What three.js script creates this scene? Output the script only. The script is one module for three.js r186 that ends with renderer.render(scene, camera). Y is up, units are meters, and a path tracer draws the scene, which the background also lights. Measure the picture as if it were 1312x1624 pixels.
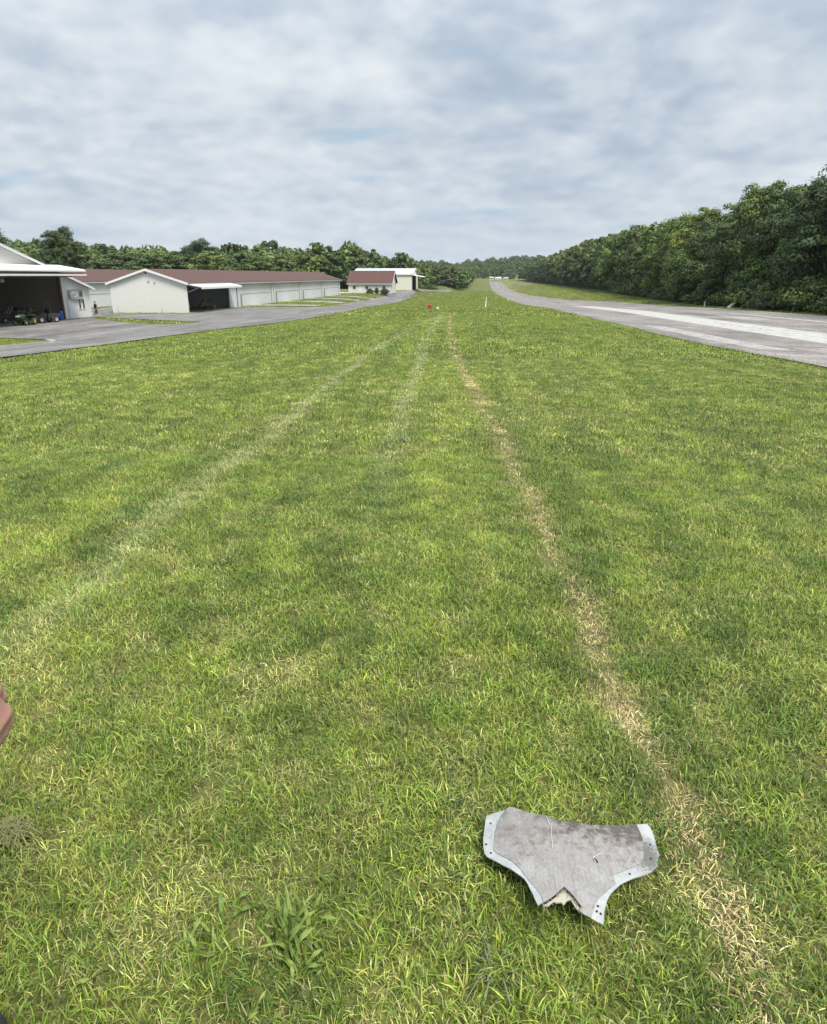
import * as THREE from 'three';
import { mergeGeometries, mergeVertices } from 'three/addons/utils/BufferGeometryUtils.js';
import { TessellateModifier } from 'three/addons/modifiers/TessellateModifier.js';
import { MarchingCubes } from 'three/addons/objects/MarchingCubes.js';
import { createNoise2D, createNoise3D, createNoise4D } from 'simplex-noise';

// ---------- seeded randomness ----------
function mulberry(a) { return () => { a |= 0; a = a + 0x6D2B79F5 | 0; let t = Math.imul(a ^ a >>> 15, 1 | a); t = t + Math.imul(t ^ t >>> 7, 61 | t) ^ t; return ((t ^ t >>> 14) >>> 0) / 4294967296; }; }
let rnd = mulberry(7);
const R = (a, b) => a + (b - a) * rnd();
const n2 = createNoise2D(mulberry(11)), n3 = createNoise3D(mulberry(12)), n4 = createNoise4D(mulberry(13));
const fbm2 = (x, y, o = 4, g = .5) => { let s = 0, a = 1, w = 0; for (let i = 0; i < o; i++) { s += a * n2(x, y); w += a; a *= g; x = x * 2.03 + 17.1; y = y * 2.03 - 9.3; } return s / w; };
const rad = (d) => d * Math.PI / 180;

// ---------- camera ----------
const scene = new THREE.Scene();
const camera = new THREE.PerspectiveCamera(72.87, 827 / 1024, .05, 6000);
camera.rotation.order = 'YXZ';
camera.position.set(0, 1.6, 0);
camera.rotation.set(rad(-18.82), rad(5.31), 0);
scene.add(camera);
const renderer = new THREE.WebGLRenderer({ antialias: true });
renderer.setSize(827, 1024);
renderer.toneMapping = THREE.LinearToneMapping;
renderer.toneMappingExposure = 3.5;
renderer.shadowMap.enabled = true;

// ---------- overcast sky ----------
const EXP = 3.5;
function skyTexture(w, h) {
  const data = new Float32Array(w * h * 4);
  const f3 = (x, y, z, o) => { let s = 0, a = 1, t = 0; for (let i = 0; i < o; i++) { s += a * n3(x, y, z); t += a; a *= .52; x = x * 2.07 + 5.2; y = y * 2.07 + 1.3; z = z * 2.07 - 3.1; } return s / t; };
  for (let j = 0; j < h; j++) {
    const el = ((j + .5) / h - .5) * Math.PI, y = Math.sin(el), c = Math.cos(el);
    for (let i = 0; i < w; i++) {
      const an = ((i + .5) / w - .5) * 2 * Math.PI, X = c * Math.cos(an), Z = c * Math.sin(an);
      let r, g, b;
      if (y < -.02) { r = .16; g = .17; b = .15; } else {
        const yy = Math.max(y, 0), k = 1 / (yy + .2), u = X * k, v = Z * k;
        const wx = .35 * f3(u * .6, v * .6, 3.7, 2);
        const big = f3(u * .5 + wx * .6 + 8.6, v * .55 + wx * .5 - 3, .4, 4);         // broad cloud sheets
        const det = f3(u * 2.1 + wx + 2, v * 2.2 - wx, 2.3, 6);     // ragged billows
        const fine = f3(u * 7 + wx, v * 7 - wx, 7.7, 5);
        const puff = .55 - 1.7 * Math.abs(f3(u * 1.25 + 6 + wx, v * 1.35 - 2, 5.1, 5));                // rounded cloud bellies
        let t = .48 + .34 * big + .27 * det + .20 * fine + .26 * puff - .12 * sstep(.08, .28, yy) * sstep(-.1, .7, X);   // heavier cloud to the right                      // 0 grey-blue base, 1 white veil
        const veil = Math.exp(-yy * 11);
        t = t * (1 - .75 * veil) + .56 * .75 * veil;
        t = clamp(t, 0, 1); t = t * t * (3 - 2 * t);
        const lo = [.41, .505, .625], hi = [.81, .865, .90];
        r = lo[0] + (hi[0] - lo[0]) * t; g = lo[1] + (hi[1] - lo[1]) * t; b = lo[2] + (hi[2] - lo[2]) * t;
        const gap = sstep(.34, .66, f3(u * .6 + 4.4, v * 1.9 + 1.2, 9.1, 3)) * sstep(.02, .08, yy);   // thin breaks
        r += (.36 - r) * gap * .6; g += (.54 - g) * gap * .6; b += (.70 - b) * gap * .6;
        const up = 1 + 1.0 * sstep(.18, 1, yy);                               // an overcast sky is brighter overhead
        r *= up; g *= up; b *= up;
      }
      const o = (j * w + i) * 4;
      data[o] = r / EXP; data[o + 1] = g / EXP; data[o + 2] = b / EXP; data[o + 3] = 1;
    }
  }
  const t = new THREE.DataTexture(data, w, h, THREE.RGBAFormat, THREE.FloatType);
  t.mapping = THREE.EquirectangularReflectionMapping; t.magFilter = t.minFilter = THREE.LinearFilter; t.needsUpdate = true;
  return t;
}
// ---------- terrain: s = -z is the distance along the runway ----------
const clamp = (v, a, b) => Math.min(b, Math.max(a, v));
const sstep = (a, b, v) => { const t = clamp((v - a) / (b - a), 0, 1); return t * t * (3 - 2 * t); };
function curve(pts) {                                   // monotone cubic through [x, y] pairs
  const n = pts.length, d = [], m = [];
  for (let i = 0; i < n - 1; i++) d.push((pts[i + 1][1] - pts[i][1]) / (pts[i + 1][0] - pts[i][0]));
  m.push(d[0]);
  for (let i = 1; i < n - 1; i++) m.push(d[i - 1] * d[i] <= 0 ? 0 : 2 * d[i - 1] * d[i] / (d[i - 1] + d[i]));
  m.push(d[n - 2]);
  return (x) => {
    if (x <= pts[0][0]) return pts[0][1];
    if (x >= pts[n - 1][0]) return pts[n - 1][1];
    let i = 0; while (x > pts[i + 1][0]) i++;
    const h = pts[i + 1][0] - pts[i][0], t = (x - pts[i][0]) / h, t2 = t * t, t3 = t2 * t;
    return (2 * t3 - 3 * t2 + 1) * pts[i][1] + (t3 - 2 * t2 + t) * h * m[i] + (-2 * t3 + 3 * t2) * pts[i + 1][1] + (t3 - t2) * h * m[i + 1];
  };
}
const strip = curve([[-60, -.3], [-10, -.03], [0, 0], [6, -.06], [16, -.42], [30, -.9], [47, -1.27], [65, -1.75], [112, -3.0], [160, -4.4], [210, -5.4], [275, -6.6], [340, -7.6], [412, -8.6], [550, -9.6], [620, -9.7], [720, -8.6], [880, -5.6], [1000, -4.4], [1150, -2], [1600, 4]]);
const leftPad = curve([[-60, -1.6], [10, -1.9], [30, -2.5], [48, -2.85], [240, -2.85], [330, -4.6], [450, -6.5], [700, -5], [1000, -3], [1600, 4]]);
const rightBank = curve([[-60, -.8], [0, -.9], [60, -1.75], [90, -2.3], [130, -3.0], [210, -3.75], [400, -4.9], [900, -5.0], [1600, 4]]);
function height(x, z) {
  const s = -z;
  let h = strip(s) - .0016 * Math.min(x * x, 196) * (1 - sstep(40, 90, s));
  h += (leftPad(s) - h) * sstep(-15, -31 + 8.6 * sstep(190, 222, s) * (1 - sstep(330, 560, s)), x);
  h += (rightBank(s) - h) * sstep(25.5, 40, x);
  if (s > 950) h += sstep(1050, 1500, s) * (10 + 4 * Math.sin(x * .006 + 1) + 4 * Math.sin(x * .017 + s * .004));
  if (x < -110) h += sstep(-110, -420, x) * 12;
  return h;
}
const sky = skyTexture(2048, 1024);
scene.background = sky; scene.environment = sky; scene.environmentIntensity = 1;
const sun = new THREE.DirectionalLight(new THREE.Color(1, .93, .80), 1.5);
sun.position.set(32, 85, 2); sun.target.position.set(0, 0, -40); scene.add(sun, sun.target);
sun.castShadow = true; sun.shadow.radius = 36; sun.shadow.mapSize.set(4096, 4096);
Object.assign(sun.shadow.camera, { left: -160, right: 160, top: 160, bottom: -160, near: 1, far: 500 });
scene.fog = new THREE.FogExp2(new THREE.Color(.80, .88, 1), .00007);

// ---------- helpers ----------
const used = {};
function numbered(name) { const k = used[name] = (used[name] ?? -1) + 1; return k ? `${name}_${String(k).padStart(3, '0')}` : name; }
function tag(o, label, category, group, kind) { if (label) o.userData.label = label; if (category) o.userData.category = category; if (group) o.userData.group = group; if (kind) o.userData.kind = kind; return o; }
function thing(name, label, category, x = 0, y = 0, z = 0, turn = 0, group) {
  const o = new THREE.Group(); o.name = numbered(name); o.position.set(x, y, z); o.rotation.y = turn; scene.add(o);
  return tag(o, label, category, group);
}
function part(name, geo, mat, parent) {
  const g = Array.isArray(geo) ? (geo.length > 1 ? mergeGeometries(geo.map(q => { q = q.index ? q.toNonIndexed() : q; for (const k of Object.keys(q.attributes)) if (!['position', 'normal', 'uv'].includes(k)) q.deleteAttribute(k); return q; })) : geo[0]) : geo;
  const m = new THREE.Mesh(g, mat); m.name = parent === scene ? numbered(name) : name; m.castShadow = m.receiveShadow = true; parent.add(m);
  return m;
}
const box = (w, h, d, x = 0, y = 0, z = 0) => new THREE.BoxGeometry(w, h, d).translate(x, y + h / 2, z);
const cyl = (r0, r1, h, x = 0, y = 0, z = 0, n = 14) => new THREE.CylinderGeometry(r1, r0, h, n).translate(x, y + h / 2, z);
function tube(pts, r, n = 8, seg = 16) { return new THREE.TubeGeometry(new THREE.CatmullRomCurve3(pts.map(p => new THREE.Vector3(...p))), seg, r, n); }
function prism(pts, depth) { const s = new THREE.Shape(pts.map(p => new THREE.Vector2(...p))); return new THREE.ExtrudeGeometry(s, { depth, bevelEnabled: false }); }
const rgb = (r, g, b) => new THREE.Color().setRGB(r, g, b);
function mat(r, g, b, rough = .8, extra = {}) { return new THREE.MeshStandardMaterial({ color: rgb(r, g, b), roughness: rough, ...extra }); }
function dataTex(w, h, fn, srgb = true, wrap = true) {         // fn gives linear colours 0..1
  const d = new Uint8Array(w * h * 4), enc = (v) => { v = clamp(v, 0, 1); return 255 * (srgb ? (v <= .0031308 ? v * 12.92 : 1.055 * Math.pow(v, 1 / 2.4) - .055) : v); };
  for (let j = 0; j < h; j++) for (let i = 0; i < w; i++) { const c = fn(i / w, j / h), o = (j * w + i) * 4; d[o] = enc(c[0]); d[o + 1] = enc(c[1]); d[o + 2] = enc(c[2]); d[o + 3] = 255 * (c[3] ?? 1); }
  const t = new THREE.DataTexture(d, w, h, THREE.RGBAFormat); t.magFilter = THREE.LinearFilter; t.minFilter = THREE.LinearMipmapLinearFilter; t.generateMipmaps = true;
  if (wrap) t.wrapS = t.wrapT = THREE.RepeatWrapping;
  if (srgb) t.colorSpace = THREE.SRGBColorSpace; t.needsUpdate = true;
  return t;
}
// noise that tiles over the unit square
const tiled = (u, v, f, seed = 0, o = 4) => { let s = 0, a = 1, w = 0; for (let i = 0; i < o; i++) { const r = f / 6.2832, A = u * 6.2832, B = v * 6.2832; s += a * n4(r * Math.cos(A) + seed, r * Math.sin(A), r * Math.cos(B), r * Math.sin(B) + seed); w += a; a *= .55; f *= 2; } return s / w; };
// ---------- what grows where ----------
const trackRight = [[-2.62, 63.8], [-1.7, 39.3], [-.73, 21.5], [-.16, 12.84], [.06, 9.92], [.29, 7.05], [.39, 5.5], [.47, 4.63], [.5, 3.69], [.57, 3.29], [.6, 2.81], [.64, 2.42], [.66, 2.08], [.67, 1.68], [.69, 1.47], [.7, 1.1], [.7, .4]];
const trackLeft = [[-2.91, 70.7], [-3.39, 57.9], [-3.73, 38], [-3.37, 23.5], [-2.89, 15.2], [-2.6, 10.9], [-2.39, 8.3], [-2.29, 6.76], [-2.25, 4.92], [-2.2, 4.26], [-2.13, 3.69], [-2.1, 2.6]];
const trackMid = [[-2.89, 57.95], [-2.88, 45.8], [-2.03, 26.4], [-1.34, 15.3], [-1.09, 10.1], [-.91, 7.3], [-.73, 5.1], [-.5, 3.6], [-.42, 2.6]];
function trackX(tr, s) { if (s > tr[0][1] || s < tr[tr.length - 1][1]) return null; for (let i = 1; i < tr.length; i++) if (s >= tr[i][1]) { const a = tr[i - 1], b = tr[i], t = (s - b[1]) / (a[1] - b[1]); return b[0] + (a[0] - b[0]) * t; } return null; }
function onTrack(tr, x, s, w) { const c = trackX(tr, s); if (c === null) return 0; const d = Math.abs(x - c + .03 * n2(s * .7, 3.1) * Math.min(1, s * .3) + .025 * n2(s * 3, 8.8)); return 1 - sstep(w * .35, w, d); }
// straw = share of dead blades, colour = tint of the living ones
function field(x, s) {
  const big = fbm2(x * .11 + 4, s * .13, 3), mid = fbm2(x * .42 + 9, s * .6 + 2, 4), small = fbm2(x * 1.7, s * 2.1 + 5, 3), tiny = n2(x * 6.1, s * 6.7);
  const mow = n2(x * 1.9 + .5 * mid + .02 * s, s * .05) * .7 + n2(x * .7, s * .11 + 7) * .3;    // leaning bands left by the mower
  let straw = .34 + .12 * big + .16 * mid + .26 * small + .18 * tiny;
  let tone = .5 + .46 * mow + .12 * mid + .30 * small + .08 * big + .34 * tiny;                                                     // 0 deep green .. 1 pale yellow green
  const tR = onTrack(trackRight, x, s, .052 + .003 * s + .014 * Math.exp(-s * .5)) * (1.3 + .15 * n2(s * 1.3, 5));
  const tL = onTrack(trackLeft, x, s, 0.07 + .003 * s + .09 * (1 - sstep(4, 11, s))) * (.4 + .6 * sstep(3.5, 11, s)), tM = onTrack(trackMid, x, s, .085 + .0035 * s) * (.85 + .2 * n2(s * .6, 1)) * sstep(3, 11, s);
  const far = sstep(25, 120, s);
  straw = (straw - .17 * sstep(2.5, 9, s)) * (1 - .5 * far);
  return { straw: clamp(straw * (1 - .6 * Math.max(tL, tM)), 0, .85), tone: clamp(tone, 0, 1.25), worn: clamp(tR, 0, 1), pale: clamp(Math.max(tL, tM), 0, 1), lush: sstep(.25, .62, fbm2(x * .5 + 31, s * .5 - 4, 3)) };
}
const GREEN0 = [.100, .178, .016], GREEN1 = [.300, .400, .048], PALE = [.45, .50, .22], STRAW = [.47, .39, .19];
const mix = (a, b, t) => [a[0] + (b[0] - a[0]) * t, a[1] + (b[1] - a[1]) * t, a[2] + (b[2] - a[2]) * t];
const living = (f) => mix(mix(mix(GREEN0, GREEN1, f.tone), PALE, f.pale * .85), STRAW, f.worn * .7);

// ---------- pavement outlines, [x, s] ----------
const runwayEdge = curve([[-60, 31.8], [150, 31.8], [230, 28.4], [320, 27], [470, 26], [640, 24.2], [900, 24]]);
const RL = 8.9;
const runwayShape = []; for (let s = -60; s <= 900; s += s < 120 ? 3 : 12) runwayShape.push([RL + .22 * n2(s * .21, 2) + .1 * n2(s * .9, 3), s]);
for (let s = 900; s >= -60; s -= 12) runwayShape.push([runwayEdge(s), s]);
const HA = rad(1.53);                                        // the hangar rows stand a little off the runway's line
const rowPt = (along, out) => [-36.12 + out * Math.cos(HA) + along * Math.sin(HA), 86.73 + along * Math.cos(HA) - out * Math.sin(HA)];
const taxiShape = [[-15.1, -40], [-15.2, 21], [-15.5, 28], [-15.8, 34], [-15.4, 41], [-14.4, 50], [-14.1, 61], [-14.5, 80], [-16.6, 108], [-18.3, 140], [-19.8, 185], [-20.2, 230], [-20.2, 275], [-20, 400], [-20, 520],
  [-24.4, 520], [-25, 400], [-25, 300], [-22, 262], [-22, 229.5], [-23.4, 229.5], [-23.6, 222], [-25.2, 214], [-25, 180], [-24.5, 160], [-23.6, 124], [-23, 106], rowPt(17.4, 10), rowPt(17.2, -.1), rowPt(0, -.1), rowPt(-2.2, .2), [-46, 86.2], [-47, 95], [-50, 96], [-53, 111], [-56, 111], [-54, 97], [-51, 83], [-44.05, 78.4], [-44.05, 40], [-44.05, -40]];
const islandA = [[-42.6, 76.6], [-38, 74.6], [-34.5, 72.9], [-30.6, 70.8], [-27.9, 68.8], [-26.9, 67.2], [-27.2, 65.9], [-28.6, 65.2], [-31.0, 65.4], [-35, 68.2], [-38.9, 71.5], [-42.4, 75.4]];
const islandB = [[-43, 51.5], [-35.7, 50.2], [-31.6, 49.2], [-30.8, 48.2], [-30.9, 46.5], [-31.6, 43.9], [-35, 38.6], [-43, 31]];
const islandC = [[-38.5, 84.9], [-44.8, 85.5], [-48.8, 83.4], [-49.5, 80.2], [-46, 79.6], [-42, 80.6], [-37, 82.4]];
const driveways = [25, 42, 59, 76].map((a) => [rowPt(a - 2.4, -.1), rowPt(a + 2.2, -.1), rowPt(a + 2.6, 10.5 + (a > 50 ? -1 : 0)), rowPt(a - 3.2, 10.5)].map(p => [p[0] + (0), p[1]]));
function inside(poly, x, s) { let c = false; for (let i = 0, j = poly.length - 1; i < poly.length; j = i++) { const [xi, yi] = poly[i], [xj, yj] = poly[j]; if ((yi > s) !== (yj > s) && x < (xj - xi) * (s - yi) / (yj - yi) + xi) c = !c; } return c; }
const islands = [islandA, islandB, islandC];
function onTaxi(x, s) { if (x > -13.5 || x < -57) return false; if (inside(taxiShape, x, s) && !islands.some(p => inside(p, x, s))) return true; return driveways.some(p => inside(p, x, s)); }
const onRunway = (x, s) => x > RL + .22 * n2(s * .21, 2) + .1 * n2(s * .9, 3) && x < runwayEdge(s) && s < 900;
const built = [];                                            // [x0, x1, s0, s1] footprints
const lawnBump = (x, s) => (.035 * n2(x * .21 + 3, s * .26) + .018 * n2(x * .7, s * .8) + .008 * n2(x * 2.1, s * 2.3)) * sstep(-14, -11.5, x) * (1 - sstep(6.6, 8.6, x)) * (1 - sstep(60, 90, s)) * sstep(.3, 3, Math.abs(s) + .3);
const groundY = (x, s) => height(x, -s) + lawnBump(x, s);

// ---------- the ground, one sheet to the horizon ----------
{
  const xs = [], ss = [];
  const grow = (from, to, step, k, out) => { let v = from; while (v < to) { out.push(v); v += step; step *= k; } out.push(to); };
  const xp = []; grow(0, 16, .3, 1.0, xp); grow(16.4, 48, .8, 1.0, xp); grow(50, 2600, 3, 1.17, xp);
  for (const v of xp) { xs.push(v); if (v) xs.push(-v); } xs.sort((a, b) => a - b);
  const sp = []; grow(0, 24, .3, 1, sp); grow(24.5, 120, .8, 1, sp); grow(121, 320, 2.2, 1, sp); grow(324, 3600, 5, 1.07, sp); ss.push(-400, -150, -60, -30, -15, -8, -4, -2, -1, -.5, ...sp);
  const nx = xs.length, ns = ss.length, pos = new Float32Array(nx * ns * 3), col = new Float32Array(nx * ns * 3), uv = new Float32Array(nx * ns * 2), idx = [];
  for (let j = 0; j < ns; j++) for (let i = 0; i < nx; i++) {
    const x = xs[i], s = ss[j], k = j * nx + i, f = field(x, s);
    pos.set([x, groundY(x, s), -s], k * 3); uv.set([x / 3.1, s / 3.1], k * 2);
    let c = mix(living(f), STRAW, clamp(f.straw * .55 + f.worn * .75, 0, 1));
    c = mix(c, [.105, .082, .038], .6);                       // soil and thatch under the blades, all over the field
    if (x > 24 && s > 90) c = mix(c, [.30, .27, .10], sstep(.0, .5, fbm2(x * .06, s * .012 + 3, 3) + .35) * .55);          // hay coloured verge
    if (s > 880) c = mix(c, [.13, .19, .035], .6);
    col.set(c, k * 3);
    if (i < nx - 1 && j < ns - 1) idx.push(k, k + 1, k + nx, k + 1, k + nx + 1, k + nx);
  }
  const g = new THREE.BufferGeometry(); g.setAttribute('position', new THREE.BufferAttribute(pos, 3)); g.setAttribute('color', new THREE.BufferAttribute(col, 3)); g.setAttribute('uv', new THREE.BufferAttribute(uv, 2)); g.setIndex(idx); g.computeVertexNormals();
  const turf = dataTex(1024, 1024, (u, v) => { const a = tiled(u, v, 24, 1, 3), b = tiled(u, v, 150, 5, 2), c = tiled(u, v, 7, 9, 2); const k = clamp(.72 + .22 * a + .34 * b + .1 * c, .15, 1); const st = clamp(.5 + b * .9 + a * .5, 0, 1); return [k * (.88 + .12 * st), k * .96, k * (.8 + .1 * st)]; });
  const m = new THREE.MeshStandardMaterial({ vertexColors: true, map: turf, roughness: 1, bumpMap: turf, bumpScale: .02 });
  const o = part('ground', g, m, scene); o.castShadow = false; tag(o, 'mown grass ground of the airfield falling away from the viewer', 'ground', null, 'structure');
}

// ---------- pavement ----------
function drape(shapePts, holes, off, edge, uvScale, iters = 10) {
  const toV = (l) => l.map(p => new THREE.Vector2(p[0], p[1]));
  const sh = new THREE.Shape(toV(shapePts)); for (const h of holes) sh.holes.push(new THREE.Path(toV(h)));
  let g = new THREE.ShapeGeometry(sh).toNonIndexed(); g.deleteAttribute('uv'); g.deleteAttribute('normal');
  g = new TessellateModifier(edge, iters).modify(g);
  const p = g.attributes.position, n = p.count, uv = new Float32Array(n * 2), col = new Float32Array(n * 3);
  for (let i = 0; i < n; i++) { const x = p.getX(i), s = p.getY(i); uv[2 * i] = x / uvScale; uv[2 * i + 1] = s / uvScale; p.setXYZ(i, x, height(x, -s) + off, -s); const k = .92 + .42 * fbm2(x * .3 + 40, s * .06, 4) + .22 * fbm2(x * 1.1, s * .2, 2) + .2 * n2(x * .8, s * .018); col.set([k * 1.0, k * .985, k * .97], 3 * i); }
  g.setAttribute('uv', new THREE.BufferAttribute(uv, 2)); g.setAttribute('color', new THREE.BufferAttribute(col, 3));
  g = mergeVertices(g, 1e-3); g.computeVertexNormals();
  if (g.attributes.normal.getY(0) < 0) { const ix = g.index.array; for (let i = 0; i < ix.length; i += 3) { const t = ix[i]; ix[i] = ix[i + 1]; ix[i + 1] = t; } g.computeVertexNormals(); }
  return g;
}
const asphaltTex = (base, seed, warm) => dataTex(1024, 1024, (u, v) => {
  const a = tiled(u, v, 5, seed, 4), sp = tiled(u, v, 190, seed + 3, 2), bl = tiled(u, v, 18, seed + 6, 3);
  let k = base * (1 + .34 * a + .3 * sp + .25 * bl);
  const crack = Math.min(Math.abs(tiled(u, v, 3, seed + 20, 5)), Math.abs(tiled(u, v, 4.5, seed + 31, 5)) * 1.4);
  k *= crack < .011 ? .42 : crack < .02 ? .75 : 1;
  if (sp > .55) k *= 1.35;
  return [k * (1 + warm), k, k * (1 - warm * .4)];
});
const asphaltA = new THREE.MeshStandardMaterial({ vertexColors: true, map: asphaltTex(.205, 2, .07), roughness: .95 });
const asphaltB = new THREE.MeshStandardMaterial({ vertexColors: true, map: asphaltTex(.165, 8, .03), roughness: .95 });
const concrete = new THREE.MeshStandardMaterial({ vertexColors: true, map: asphaltTex(.26, 15, .07), roughness: .95 });
const runway = part('runway', drape(runwayShape, [], .04, 3, 9, 10), asphaltA, scene); tag(runway, 'worn grey asphalt runway running away beside the trees', 'runway', null, 'structure');
const paintTex = dataTex(1024, 1024, (u, v) => { const w = tiled(u, v, 9, 41, 5) * .8 + tiled(u * 1, v, 60, 44, 2) * .5; const k = sstep(-.12, .4, w + .35 * tiled(u * 1, v, 30, 49, 3)) * .85; const c = mix([.42, .42, .41], [.20, .19, .18], k); const g = 1 + .12 * tiled(u, v, 5, 47, 3); return [c[0] * g, c[1] * g, c[2] * g]; });
const paint = new THREE.MeshStandardMaterial({ map: paintTex, roughness: .8 });
const paintWorn = new THREE.MeshStandardMaterial({ map: dataTex(512, 512, (u, v) => { const w = tiled(u, v, 10, 51, 5) * .7 + tiled(u, v, 90, 54, 2) * .6; const k = sstep(-.2, .3, w); return mix([.36, .36, .35], [.20, .19, .18], k); }), roughness: .85 });
function mark(x0, x1, s0, s1, m, name = 'stripe_marking') {
  const n = Math.max(2, Math.ceil((s1 - s0) / 6)), pts = [];
  for (let i = 0; i <= n; i++) pts.push([x0 + .05 * n2(i * .7, x0), s0 + (s1 - s0) * i / n]); for (let i = n; i >= 0; i--) pts.push([x1 + .05 * n2(i * .7, x1 + 9), s0 + (s1 - s0) * i / n]);
  const g = drape(pts, [], .046, 3, 5); g.deleteAttribute('color'); const o = part(name, g, m, runway); return o;
}
mark(15.3, 18.9, -20, 128, paint); mark(25.6, 26.2, -20, 78, paint); mark(30.6, 31.1, 10, 124, paint);
for (const s of [165, 210, 255, 300, 345, 390, 440, 500, 560, 620, 690, 760, 830]) mark(16.6 - s * .0006, 17.3 - s * .0006, s, s + 22, paintWorn);
for (const s of [30, 52, 78]) { const g = drape([[RL + .4, s], [31, s + .6], [31, s + .9], [RL + .4, s + .25]], [], .044, 3, 5); g.deleteAttribute('color'); part('joint_line', g, mat(.3, .29, .27, .9), runway); }
{ // patches and sealed cracks in the old asphalt
  const r = mulberry(404), tones = [.12, .16, .25, .29].map(v => new THREE.MeshStandardMaterial({ map: asphaltTex(v, 60 + v * 100, .06), roughness: .95 })), seal = mat(.045, .045, .045, .7), weed_ = mat(.12, .15, .05, .9);
  for (let k = 0; k < 26; k++) {
    const s = 14 + 300 * Math.pow(k / 26, 1.5) + r() * 6, x = RL + 1 + r() * 17, w = .5 + r() * 2.4, l = 4 + r() * 16, pts = [];
    if (x + w > 15 && x < 19.2) continue;
    for (let q = 0; q <= 12; q++) pts.push([x + (r() - .5) * .3, s + l * q / 12]); for (let q = 12; q >= 0; q--) pts.push([x + w + (r() - .5) * .3, s + l * q / 12]);
    const g = drape(pts, [], .043 + k * .0001, 3, 5); g.deleteAttribute('color'); part('asphalt_patch', g, tones[k % 4], runway);
  }
  for (let k = 0; k < 34; k++) {
    const s0 = 12 + 150 * Math.pow(r(), 1.6), long = k % 2, x0 = RL + .6 + r() * (long ? 21 : 6), L = long ? 8 + r() * 26 : 6 + r() * 14, a = [], b = [], w = .035 + .04 * r();
    for (let q = 0; q <= 14; q++) { const t = q / 14, j = .5 * n2(q * .5, k * 3.3), X = long ? x0 + j : Math.min(x0 + L * t, 31), S = long ? s0 + L * t : s0 + j * 1.5; a.push(long ? [X, S] : [X, S]); b.unshift(long ? [X + w, S] : [X, S + w * 1.6]); }
    const g = drape([...a, ...b], [], .0475, 3, 4); g.deleteAttribute('color'); part('crack', g, k % 3 ? seal : weed_, runway);
  }
}
const taxi = part('taxiway', drape(taxiShape, islands, .06, 1.6, 7, 9), asphaltB, scene); tag(taxi, 'grey asphalt taxiway and apron curving past the white hangars', 'taxiway', null, 'structure');
driveways.forEach((d, i) => { const o = part('driveway', drape(d, [], .066, 1.6, 6), concrete, scene); tag(o, ['first', 'second', 'third', 'fourth'][i] + ' grey driveway from the viewer, across the grass before the long hangar', 'driveway', null, 'structure'); });
{ // white paint on the pavement's corner beside the left grass island
  const o = part('painted_marks', (() => { const g = drape([[-31.5, 49.5], [-30.3, 48.6], [-29.8, 47.2], [-30.0, 47.1], [-30.55, 48.4], [-31.6, 49.3]], [], .068, 1, 5); g.deleteAttribute('color'); return g; })(), paintWorn, taxi); o.name = 'corner_marking';
  const g2 = drape([[-29.6, 46.6], [-28.3, 46.3], [-28.2, 45.9], [-29.8, 46.1]], [], .068, 1, 5); g2.deleteAttribute('color'); part('corner_marking', g2, paintWorn, taxi);
}
// ---------- mown grass: tufts of real blades ----------
function tuftGeo(seed, { n, radius, h0, h1, w0, w1, lean, seg, dead }) {
  const r = mulberry(seed), rr = (a, b) => a + (b - a) * r(), P = [], C = [], I = [];
  for (let k = 0; k < n; k++) {
    const q = Math.sqrt(r()) * radius, th = r() * 6.283, bx = q * Math.cos(th), bz = q * Math.sin(th);
    const H = rr(h0, h1) * (r() < .08 ? 1.35 : 1), W = rr(w0, w1), dir = r() * 6.283, L = lean * rr(.2, 1.5) + (r() < .15 ? .5 : 0), face = dir + rr(.7, 2.4), curl = rr(.3, 1.5);
    const dx = Math.cos(dir), dz = Math.sin(dir), fx = Math.cos(face) * W / 2, fz = Math.sin(face) * W / 2;
    const v = rr(.36, 1.65), hue = rr(-.16, .16), c = dead ? [v * (1 + hue * .3), v, v * (1 - hue)] : [v * (1 + hue), v, v * (1 - hue * .6)];
    if (!dead && r() < .14) { c[0] = v * 1.7; c[1] = v * 1.15; c[2] = v * 2.2; }       // some blades are dry
    const base = P.length / 3;
    for (let s = 0; s <= seg; s++) {
      const t = s / seg, a = L * Math.pow(t, curl), y = H * t * Math.cos(Math.min(a, 1.45)) + (dead ? .004 : 0), out = H * t * Math.sin(Math.min(a, 1.5)), w = s === seg ? 0 : 1 - .55 * t * t;
      const X = bx + dx * out, Z = bz + dz * out;
      if (s < seg) { P.push(X - fx * w, y, Z - fz * w, X + fx * w, y, Z + fz * w); C.push(...c, ...c); } else { P.push(X, y, Z); C.push(...c); }
    }
    for (let s = 0; s < seg - 1; s++) { const b = base + s * 2; I.push(b, b + 1, b + 2, b + 1, b + 3, b + 2); }
    const b = base + (seg - 1) * 2; I.push(b, b + 1, b + 2);
  }
  const g = new THREE.BufferGeometry(); g.setAttribute('position', new THREE.Float32BufferAttribute(P, 3)); g.setAttribute('color', new THREE.Float32BufferAttribute(C, 3)); g.setIndex(I); g.computeVertexNormals(); return g;
}
const bladeMat = new THREE.MeshPhysicalMaterial({ vertexColors: true, side: THREE.DoubleSide, roughness: .55, transmission: .3, thickness: 0 });
const deadMat = new THREE.MeshPhysicalMaterial({ vertexColors: true, side: THREE.DoubleSide, roughness: .85 });
const lawn = thing('mown_grass', 'short green and straw coloured mown grass covering the field', 'grass'); lawn.userData.kind = 'stuff';
const camFwd = [-Math.sin(rad(5.31)), Math.cos(rad(5.31))];
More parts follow.
